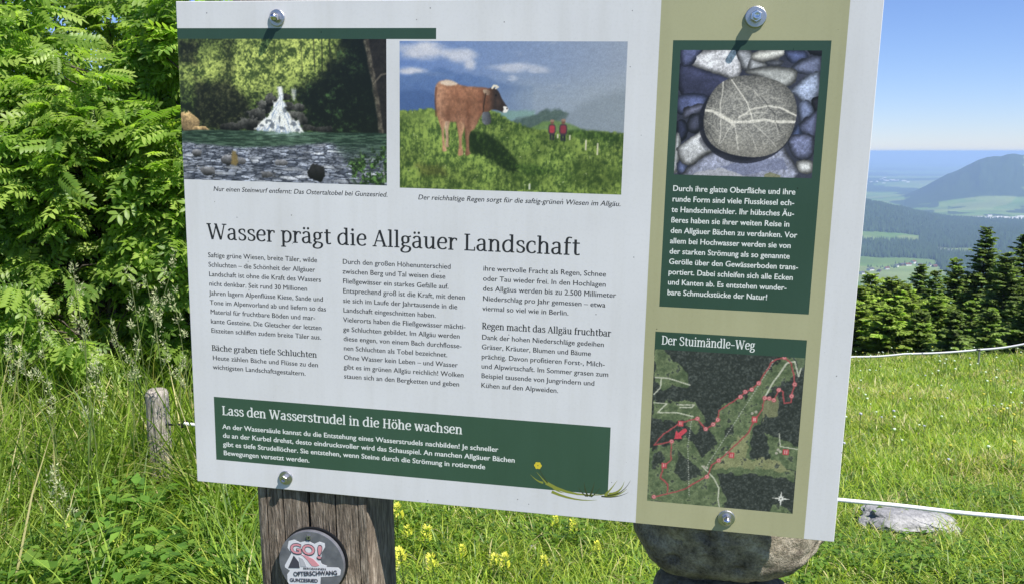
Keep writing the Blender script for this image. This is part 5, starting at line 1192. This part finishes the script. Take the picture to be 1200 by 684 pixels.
# ================================================================== rowan thicket at the left
def frond_arrays(pairs=6, seed=0):
    rr = np.random.default_rng(seed); V, F = [], []
    def leaflet(b, d, l, w, droop):
        o = len(V); d = np.array(d, float); d /= np.linalg.norm(d); t = np.array([-d[1], d[0], 0]); z = np.array([0, 0, 1.0])
        V.extend([b, b+d*l*.3-t*w*.5+z*.004*l/.04, b+d*l*.32, b+d*l*.3+t*w*.5+z*.004*l/.04, b+d*l*.7-t*w*.42-z*droop*l*.35, b+d*l*.7+t*w*.42-z*droop*l*.35, b+d*l-z*droop*l])
        F.extend([(o, o+2, o+1), (o, o+3, o+2), (o+1, o+2, o+4), (o+2, o+3, o+5), (o+2, o+5, o+4), (o+4, o+5, o+6)])
    L_ = 1.0
    for i in range(pairs):
        t = .2+.72*i/(pairs-1); y = t; l = .33*(1-.45*abs(t-.5)); w = .115
        for s in (-1, 1): leaflet(np.array([0, y, -.12*t*t]), (s, .55+.1*rr.random(), 0), l*rr.uniform(.9, 1.1), w, .12+.15*rr.random())
    leaflet(np.array([0, .95, -.11]), (0, 1, -.15), .26, .085, .15)
    o = len(V); V.extend([(-.009, 0, 0), (.009, 0, 0), (.004, .96, -.12), (-.004, .96, -.12)]); F.extend([(o, o+1, o+2), (o, o+2, o+3)])
    return np.array(V, float), np.array(F)
FRV = [frond_arrays(6, 1), frond_arrays(5, 2), frond_arrays(7, 3)]
leaf_cols = [(.19, .29, .050), (.26, .37, .070), (.13, .225, .042), (.33, .44, .095), (.21, .325, .058)]
leaf_meshes = []
for q in range(3):
    for c in leaf_cols:
        V, F = FRV[q]; me = np_mesh('rowan_leaf', V, F, np.tile(c, (len(V), 1))); me.materials.append(M['leaf']); leaf_meshes.append(me)
def frames(D, up, roll):
    """x,y,z axes for fronds pointing along D with their top side toward up"""
    Yv = D/np.linalg.norm(D, axis=1)[:, None]; Xv = np.cross(Yv, up); Xv /= np.linalg.norm(Xv, axis=1)[:, None]+1e-9; Zv = np.cross(Xv, Yv)
    c = np.cos(roll)[:, None]; s = np.sin(roll)[:, None]; return Xv*c+Zv*s, Yv, Zv*c-Xv*s
def rowan(x, y, h, rx, ry, tips, label, seed, size=.195, nleaf=150, low=.12, tint=1.0):
    rr = np.random.default_rng(seed); g = gz(x, y); root = empty('rowan_bush', (x, y, g)); tag(root, label, 'rowan bush')
    # tips: in the volume, most of them near its shell, grouped in uneven clumps
    nc = 26; cl = rr.normal(0, 1, (nc, 3)); cl /= np.linalg.norm(cl, axis=1)[:, None]; cl *= rr.uniform(.35, 1, (nc, 1))**.33; cl[:, 1] -= .22*np.abs(cl[:, 1])
    k = rr.integers(0, nc, tips); p = cl[k] + rr.normal(0, .2, (tips, 3)); q = np.linalg.norm(p, axis=1); p[q > 1.08] *= (1.08/q[q > 1.08])[:, None]
    wz = h*(low + (1-low)*(p[:, 2]*.5+.5)); taper = np.interp(wz/h, [0, .3, .75, 1.05], [.75, 1, .85, .4])
    T = np.stack([p[:, 0]*rx*taper, p[:, 1]*ry*taper, wz], -1)
    # stems and branches
    parts = []
    ns = 4
    stems = []
    for i in range(ns):
        a = rr.uniform(0, 6.28); e = np.array([rx*.45*math.cos(a), ry*.45*math.sin(a), h*rr.uniform(.8, .98)]); P = [(e*np.array([t**1.4, t**1.4, t]) + [.06*math.cos(a), .06*math.sin(a), 0]) + rr.normal(0, .012, 3)*(t > 0) for t in np.linspace(0, 1, 9)]
        stems.append(np.array(P)); V, F = tube_arrays(P, np.linspace(.017, .004, 9)*rr.uniform(.8, 1.2), 6); parts.append((V, F))
    for i in range(0, tips, 3):
        s = stems[rr.integers(ns)]; j = int(np.clip(np.argmin(np.abs(s[:, 2]-(T[i, 2]-.25))), 0, 8)); a = s[j]; m_ = (a+T[i])/2+[0, 0, .05]; V, F = tube_arrays([a, m_, T[i]], [.007, .005, .002], 4); parts.append((V, F))
    V, F, _ = merge(parts); link('trunk', np_mesh('trunk', V, F), M['bark'], root)
    # leaves: rosettes at the tips
    per = 6; n = tips*per; ti = np.repeat(np.arange(tips), per)
    out = T[ti]*[1, 1, 0]; out /= np.linalg.norm(out, axis=1)[:, None]+1e-6; ang = rr.uniform(0, 2*np.pi, n)
    D = out*.9 + np.stack([np.cos(ang), np.sin(ang), rr.uniform(-.95, .35, n)], -1)*.95
    Xv, Yv, Zv = frames(D, np.array([0, 0, 1.0])+[0, -.35, 0]+.45*rr.normal(0, 1, (n, 3)), rr.normal(0, .35, n)); S_ = size*rr.uniform(.65, 1.2, n); O = T[ti] + rr.normal(0, .02, (n, 3))
    var = rr.integers(0, 3, n); ci = rr.integers(0, len(leaf_cols), n)
    order = np.argsort(O[:, 1] + .0*O[:, 0]); near = order[:nleaf]; isn = np.zeros(n, bool); isn[near] = True
    parts = []
    for q in range(3):
        V, F = FRV[q]; k = np.where((var == q) & ~isn)[0]
        W = O[k, None] + S_[k, None, None]*(V[None, :, 0:1]*Xv[k, None] + V[None, :, 1:2]*Yv[k, None] + V[None, :, 2:3]*Zv[k, None]); m = len(k)
        Fq = (F[None] + (np.arange(m)*len(V))[:, None, None]).reshape(-1, 3); c = np.array(leaf_cols)[ci[k]]*rr.uniform(.75, 1.2, (m, 1))*tint
        parts.append((W.reshape(-1, 3), Fq, np.repeat(c, len(V), 0)))
    V, F, C_ = merge(parts); o = link('foliage', np_mesh('foliage', V, F, C_), M['leaf'], root); o['kind'] = 'stuff'
    for k in near:
        m = leaf_meshes[var[k]*len(leaf_cols)+ci[k]]; o = bpy.data.objects.new('leaf', m); COL.objects.link(o); o.parent = root
        Rm = Matrix(((Xv[k, 0], Yv[k, 0], Zv[k, 0]), (Xv[k, 1], Yv[k, 1], Zv[k, 1]), (Xv[k, 2], Yv[k, 2], Zv[k, 2])))
        o.matrix_basis = Matrix.Translation(O[k]) @ Rm.to_4x4() @ Matrix.Scale(S_[k], 4)
    return root
rowan(-2.95, 4.75, 2.75, .62, .50, 420, 'dense rowan bush at the left edge, tallest of the front ones', 1)
rowan(-2.30, 4.55, 2.05, .50, .42, 360, 'leafy rowan bush second from the left edge, shorter and bright green', 2, .16)
rowan(-1.72, 4.85, 2.45, .52, .45, 400, 'rowan bush with bare branches showing, just left of the panel', 3)
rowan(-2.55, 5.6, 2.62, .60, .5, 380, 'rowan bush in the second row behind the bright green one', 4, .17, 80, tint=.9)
rowan(-3.75, 5.3, 3.2, .7, .6, 260, 'tall rowan bush beyond the left edge of the picture', 5, .17, 80)
rowan(-1.05, 5.5, 2.55, .62, .5, 240, 'rowan bush hidden behind the left part of the panel, its top above the panel edge', 6, .17, 80)
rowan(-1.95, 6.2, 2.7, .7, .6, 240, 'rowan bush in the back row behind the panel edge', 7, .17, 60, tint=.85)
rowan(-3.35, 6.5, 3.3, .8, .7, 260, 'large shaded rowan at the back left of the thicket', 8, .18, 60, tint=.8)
# dense undergrowth deep in the thicket
def shrub(x, y, h, r_, label, seed):
    rr = np.random.default_rng(seed); g = gz(x, y); root = empty('hazel_shrub', (x, y, g)); tag(root, label, 'shrub'); n = 5200
    p = rr.normal(0, 1, (n, 3)); p /= np.linalg.norm(p, axis=1)[:, None]; p *= rr.uniform(.3, 1, (n, 1))**.4; P = p*[r_, r_*.7, h/2]+[0, 0, h/2]; s = .055*rr.uniform(.6, 1.3, n)
    D = rr.normal(0, 1, (n, 3)); D[:, 2] *= .5; X_, Y_, Z_ = frames(D, np.array([0, 0, 1.0])+.5*rr.normal(0, 1, (n, 3)), rr.normal(0, .4, n))
    e = lambda a, b, c: P+(a*s)[:, None]*Y_+(b*s)[:, None]*X_+(c*s)[:, None]*Z_
    V = np.stack([e(0, 0, 0), e(.45, -.38, .07), e(.45, .38, .07), e(1, 0, -.1)], 1).reshape(-1, 3); F = (np.array([[0, 2, 1], [1, 2, 3]])[None]+(np.arange(n)*4)[:, None, None]).reshape(-1, 3)
    C_ = np.repeat(np.array([[.12, .21, .035]])*rr.uniform(.6, 1.5, (n, 1)), 4, 0); o = link('foliage', np_mesh('foliage', V, F, C_), M['leaf'], root); o['kind'] = 'stuff'
    parts = [tube_arrays([(0, 0, 0), (r_*.3*math.cos(a), r_*.2*math.sin(a), h*.5), (r_*.6*math.cos(a), r_*.4*math.sin(a), h*.9)], [.02, .013, .005], 5) for a in rr.uniform(0, 6.28, 7)]
    V, F, _ = merge(parts); link('trunk', np_mesh('trunk', V, F), M['bark'], root)
for i, (x, y, h, r_) in enumerate([(-3.3, 5.9, 1.5, .8), (-2.2, 5.4, 1.15, .7), (-1.4, 5.7, 1.3, .7), (-4.3, 6.6, 2.0, .9), (-2.7, 7.2, 1.9, 1.1), (-1.2, 7.2, 1.7, 1.1), (-4.0, 8.2, 3.2, 1.4), (-2.3, 8.6, 2.3, 1.3)]):
    shrub(x, y, h, r_, ['low dark shrub under the rowans at the left', 'low dark shrub between the two front rowans', 'low shrub under the rowans beside the panel edge', 'dark shrub beyond the left edge behind the thicket', 'dark shrub filling the back of the thicket', 'dark shrub behind the panel in the thicket', 'high dark shrub at the back left above the thicket', 'farthest dark shrub behind the middle of the thicket'][i], 40+i)

# ================================================================== spruces beyond the crest
def spruce(u, vtop, y, hgt, r_, label, seed, tint=(1, 1, 1)):
    rr = np.random.default_rng(seed); top = at_y(u, vtop, y); x = top.x; zb = gz(x, y); H = top.z-zb
    root = empty('spruce_tree', (x, y, zb)); tag(root, label, 'spruce tree', 'spruces beyond the crest')
    V, F = tube_arrays([(0, 0, 0), (0, 0, H*.5), (0.01, 0, H*.99)], [H*.014, H*.009, .006], 7); link('trunk', np_mesh('trunk', V, F), M['bark'], root)
    parts = []; VV = []; CC = []
    z = H*.985; lvl = 0; px_ = .62 if tint[0] > 1.3 else .82; shown = max(3.0, H*.75)
    while z > H-shown and z > .3:
        f = (H-z)/H; R = r_*(f**px_)*rr.uniform(.8, 1.15) + .05; nb = int(6 + 8*min(1, f*3)); bt = rr.uniform(.75, 1.3)
        for k in range(nb):
            a = rr.uniform(0, 6.28); l = 1.4*R*rr.uniform(.45, 1.2); up_ = .35-1.0*min(1, f*2.0)*.6
            d = np.array([math.cos(a), math.sin(a), up_]); tip = np.array([0, 0, z])+d*l; tip[2] -= .08*l*l
            base_ = np.array([0, 0, z]); nseg = int(14+44*l/1.2); t = rr.random(nseg)**.75; c = base_+(tip-base_)*t[:, None]; c[:, 2] += .18*l*np.sin(t*2.6)*.4
            side = np.array([-math.sin(a), math.cos(a), 0]); sg = rr.choice([-1, 1], nseg); ln = (.30*l*(1.05-t)+.07)*rr.uniform(.6, 1.2, nseg)
            dd = side*sg[:, None]*.8 + np.array([math.cos(a), math.sin(a), 0])*.6 + np.array([0, 0, 1])*rr.uniform(-.45, .12, nseg)[:, None]
            dd /= np.linalg.norm(dd, axis=1)[:, None]; e = c+dd*ln[:, None]; wv = np.cross(dd, np.array([0, 0, 1.0])+rr.normal(0, .4, (nseg, 3))); wv /= np.linalg.norm(wv, axis=1)[:, None]+1e-9; w = .055+.035*rr.random((nseg, 1))
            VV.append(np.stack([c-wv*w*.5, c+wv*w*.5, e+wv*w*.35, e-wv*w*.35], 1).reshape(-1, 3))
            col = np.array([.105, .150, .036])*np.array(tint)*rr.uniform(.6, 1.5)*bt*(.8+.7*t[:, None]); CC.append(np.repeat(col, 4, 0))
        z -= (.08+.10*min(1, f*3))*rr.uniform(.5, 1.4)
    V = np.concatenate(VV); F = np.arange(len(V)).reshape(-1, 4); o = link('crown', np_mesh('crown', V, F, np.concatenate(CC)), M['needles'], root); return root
Y1 = (1.6, 1.5, 1.1)
SPR = [(1003, 352, 23, 1.5, 'front row yellow green spruce touching the panel edge', Y1), (1044, 358, 22, 1.5, 'front row spruce below the village, low and bright', (1.5, 1.45, 1)), (1080, 362, 22, 1.4, 'lowest front row spruce under the middle leader', (1.2, 1.2, 1)), (1120, 362, 21, 1.4, 'front row dark spruce low in the middle right', (1, 1, 1)), (1160, 360, 22, 1.5, 'front row spruce right under the tallest tip', (1.1, 1.1, 1)), (1205, 348, 23, 1.5, 'front row dark spruce cut by the right frame edge', (1, 1, 1)), (1022, 318, 36, 2.1, 'yellow green spruce behind the two nearest the panel edge', Y1), (1098, 314, 31, 2.3, 'full spruce filling the gap in the middle of the row', (1.2, 1.2, 1)), (1132, 334, 30, 1.9, 'full green spruce just left of the tallest one', (1.1, 1.1, 1)), (1062, 332, 30, 1.9, 'full yellow green spruce right of the panel edge group', Y1), (1157, 262, 33, 2.3, 'tallest spruce with a long thin tip, right of the middle of the row', (1, 1, 1)), (1204, 270, 30, 2.7, 'dark spruce at the right edge of the picture', (.9, .9, .9)),
       (1122, 300, 33, 2.3, 'pointed spruce left of the tallest one', (1.1, 1.1, 1)), (1080, 306, 37, 2.3, 'spruce with a thin leader in the middle of the row', (1.05, 1.05, 1)),
       (1181, 292, 29, 2.4, 'short dark spruce between the tallest one and the right edge', (.95, .95, .95)), (1046, 322, 33, 2.0, 'yellowish spruce right of the two nearest the panel', Y1),
       (1008, 334, 30, 1.7, 'small yellowish spruce at the panel edge', Y1), (1098, 345, 27, 1.6, 'low bright spruce in front of the middle of the row', (1.4, 1.35, 1)),
       (1140, 350, 26, 1.6, 'low spruce in front of the tallest one', (1.2, 1.2, 1)), (1065, 350, 26, 1.5, 'low bushy yellow green spruce left of the middle', Y1),
       (1028, 352, 25, 1.5, 'low yellow green spruce close to the panel edge', Y1), (1240, 262, 31, 2.3, 'tall spruce beyond the right edge', (1, 1, 1)), (985, 345, 31, 1.9, 'spruce hidden behind the right edge of the panel', (1.2, 1.2, 1)),
       (940, 338, 33, 2.0, 'spruce fully behind the panel on the right', (1, 1, 1)), (1285, 290, 29, 2.1, 'second spruce beyond the right edge', (1, 1, 1)), (1190, 350, 24, 1.5, 'low dark spruce in the front row near the right edge', (1, 1, 1)), (1225, 335, 25, 1.6, 'front row spruce beyond the right edge', (1, 1, 1))]
rq = random.Random(5)
for q in range(11):
    uu_ = 992 + q*22 + rq.uniform(-7, 7); SPR.append((uu_, rq.uniform(322, 345) - max(0, uu_-1090)*.16, rq.uniform(36, 41), rq.uniform(1.7, 2.4), 'partly hidden spruce in the back row, number %s from the panel edge' % ['one', 'two', 'three', 'four', 'five', 'six', 'seven', 'eight', 'nine', 'ten', 'eleven'][q], rq.choice([(1, 1, 1), (1.2, 1.2, 1), (.85, .9, .9), (1.35, 1.3, 1)])))
for i, (u_, vt, y_, r_, lab, tn) in enumerate(SPR): spruce(u_, vt, y_, 8, r_, lab, 70+i, tn)

# ================================================================== far woods: thousands of small conifers
def cones(n, r0, r1, a0, a1, h0, h1, name, label, seed, free=False):
    rr = np.random.default_rng(seed); r = np.sqrt(rr.uniform(r0*r0, r1*r1, n)); a = np.radians(rr.uniform(a0, a1, n)); x = r*np.sin(a); y = r*np.cos(a); k = (vnoise(x/110, y/60, 7) > .80) if free else (forest_mask(x, y) > .5); x, y = x[k], y[k]; n = len(x)
    z = ground_z(x, y)-2; h = rr.uniform(h0, h1, n); w = h*rr.uniform(.15, .28, n); ang = np.arange(5)*2*np.pi/5
    ringa = np.stack([x[:, None]+w[:, None]*np.cos(ang), y[:, None]+w[:, None]*np.sin(ang), np.repeat(z[:, None], 5, 1)+h[:, None]*.05], -1); tip = np.stack([x, y, z+h], -1)[:, None]
    V = np.concatenate([ringa, tip], 1).reshape(-1, 3); F = (np.array([[i, (i+1) % 5, 5] for i in range(5)])[None]+(np.arange(n)*6)[:, None, None]).reshape(-1, 3)
    C_ = np.repeat(np.array([[.026, .046, .020]])*rr.uniform(.6, 1.5, (n, 1)), 6, 0); o = link(name, np_mesh(name, V, F, C_), M['far_tree']); tag(o, label, 'forest', kind='stuff')
M['far_tree'] = mat('far_conifers', rough=.9, spec=.1); L(M['far_tree'], attr_col(M['far_tree']), bsdf(M['far_tree']).inputs['Base Color'])
cones(30000, 2750, 5100, 17, 35, 17, 30, 'ridge_forest', 'dark spruce forest covering the ridge beyond the village', 1)
cones(5000, 1150, 2750, 17, 35, 10, 18, 'valley_trees', 'groves and hedges scattered over the valley fields', 2)
cones(16000, 250, 1150, -30, 42, 14, 22, 'slope_forest', 'forest on the slope below the meadow', 3)

cones(2600, 1700, 3250, 18, 34, 8, 14, 'field_trees', 'hedges and fruit trees between the village fields', 4, True)
# ================================================================== village houses
M['plaster'] = mat('white_plaster', (.72, .70, .66), .9); M['roof_red'] = mat('red_tiles', (.24, .085, .05), .9); M['roof_grey'] = mat('grey_roof', (.12, .115, .12), .8); M['wood_wall'] = mat('brown_boards', (.14, .08, .05), .9); M['win'] = mat('window_dark', (.03, .035, .045), .2)
def house(u, v, w, d, h, rz, wm, rm, label):
    p = on_ground(u, v, 9000); root = empty('house', (p.x, p.y, gz(p.x, p.y)), rz); tag(root, label, 'house', 'houses of the village in the valley')
    bm = bmesh.new(); box_bm(bm, -w/2, w/2, -d/2, d/2, -2, h); g = [bm.verts.new(q) for q in ((-w/2, -d/2, h), (-w/2, d/2, h), (-w/2, 0, h+d*.28), (w/2, -d/2, h), (w/2, d/2, h), (w/2, 0, h+d*.28))]; bm.faces.new([g[0], g[2], g[1]]); bm.faces.new([g[3], g[4], g[5]]); link('wall', bm_mesh(bm, 'wall'), wm, root)
    o_ = 1.0; bm = bmesh.new(); k = d*.28
    for s in (-1, 1):
        q = [bm.verts.new(c) for c in ((-w/2-o_, 0, h+k+.35), (w/2+o_, 0, h+k+.35), (w/2+o_, s*(d/2+o_), h+.35-k*o_*2/d), (-w/2-o_, s*(d/2+o_), h+.35-k*o_*2/d))]; bm.faces.new(q if s < 0 else q[::-1])
    bmesh.ops.solidify(bm, geom=bm.faces[:], thickness=.4); link('roof', bm_mesh(bm, 'roof'), rm, root)
    for i in range(4):
        for zz in (1.2, 3.9):
            if zz+1.2 > h: continue
            bm = bmesh.new(); xw = -w/2+w*(i+.5)/4; box_bm(bm, xw-.6, xw+.6, -d/2-.06, -d/2+.1, zz, zz+1.3); link('window', bm_mesh(bm, 'window'), M['win'], root)
HS = [(1063, 292, 17, 12, 5, .3, 'plaster', 'roof_red', 'red roofed farmhouse on its own at the wood edge'), (1099, 293, 24, 14, 6, -.2, 'plaster', 'roof_grey', 'long grey roofed house left of a pale barn on the upper fields'), (1112, 294.5, 22, 12, 5.5, .1, 'plaster', 'roof_grey', 'pale house beside the long grey roofed one on the upper fields'),
      (1081, 266, 20, 11, 9, .5, 'plaster', 'roof_grey', 'white house in the high clearing on the wooded ridge'), (1100.5, 309, 20, 12, 7, .2, 'plaster', 'roof_grey', 'bright white gabled house right of the village centre'), (1110, 309, 14, 10, 5, -.3, 'plaster', 'roof_grey', 'small white house at the right end of the village'),
      (1020, 317.5, 20, 12, 5, .1, 'plaster', 'roof_grey', 'pale house nearest the panel edge in the village'), (1030, 318.5, 15, 10, 4.5, .5, 'wood_wall', 'roof_grey', 'brown barn second from the panel edge in the village'), (1039, 316, 14, 10, 5, -.2, 'plaster', 'roof_red', 'small white house with red roof left of the village centre'),
      (1050, 313, 17, 12, 6, .4, 'plaster', 'roof_grey', 'grey roofed house at the left of the village centre'), (1057, 312, 16, 10, 6, .0, 'wood_wall', 'roof_grey', 'brown chalet in the village centre'), (1064, 311.5, 18, 11, 6, -.3, 'plaster', 'roof_red', 'white house with reddish roof in the village centre'), (1070, 309.5, 18, 12, 7, .3, 'plaster', 'roof_red', 'largest red roofed house of the village centre'),
      (1077, 312.5, 17, 10, 5, .1, 'plaster', 'roof_grey', 'pale low house right of the largest red roof'), (1089, 312.5, 26, 10, 4, .5, 'plaster', 'roof_grey', 'long pale shed between village centre and the gabled white house'), (1095, 314, 15, 10, 5, 0, 'wood_wall', 'roof_red', 'brown house in front of the gabled white house'), (1145, 296, 20, 12, 6, .2, 'plaster', 'roof_grey', 'pale house seen between the spruce tips'), (1010, 322, 16, 11, 5, .2, 'plaster', 'roof_grey', 'pale house partly hidden by the panel edge')]
for (u_, v_, w_, d_, h_, rz_, wm, rm, lab) in HS: house(u_, v_, w_, d_, h_, rz_+.4, M[wm], M[rm], lab)
# far town across the plain
V_, F_ = [], []
bm = bmesh.new(); rr = np.random.default_rng(77)
for (cu, cv, su, sv, n) in ((1175, 257, 30, 3, 60), (1093, 234, 8, 2.2, 26), (1150, 233, 22, 2, 22), (1045, 213, 22, 3, 18)):
    for i in range(n):
        u_ = cu+rr.normal(0, su*.5); v_ = cv+rr.normal(0, sv*.5); d = ray(u_, v_); t = (FLOOR+8-CAMZ)/d.z
        if t < 0 or t > 20000: continue
        x, y = d.x*t, d.y*t; z = gz(x, y)
        if z > FLOOR+28: continue
        w = rr.uniform(8, 18)*(1 if t < 7000 else 1.4); h = rr.uniform(6, 12)
        box_bm(bm, x-w, x+w, y-w*.5, y+w*.5, z-3, z+h)
o = link('distant_town', bm_mesh(bm, 'distant_town'), M['plaster']); tag(o, 'pale houses of distant settlements spread over the plain before the mountain', 'town', kind='stuff')

# ================================================================== haze over the whole land
bm = bmesh.new(); box_bm(bm, -78000, 78000, -78000, 78000, FLOOR-45, 9.5)
hz = link('haze', bm_mesh(bm, 'haze'), None); hz['kind'] = 'stuff'; tag(hz, 'pale blue summer haze over the valley', 'haze')
hm_ = bpy.data.materials.new('haze_air'); hm_.use_nodes = True; nt = hm_.node_tree; nt.nodes.clear()
out = nt.nodes.new('ShaderNodeOutputMaterial'); pv = nt.nodes.new('ShaderNodeVolumePrincipled')
pv.inputs['Color'].default_value = (.47, .65, 1.0, 1); pv.inputs['Density'].default_value = 1.15e-4; pv.inputs['Anisotropy'].default_value = 0.15
nt.links.new(pv.outputs['Volume'], out.inputs['Volume']); hz.data.materials.append(hm_)
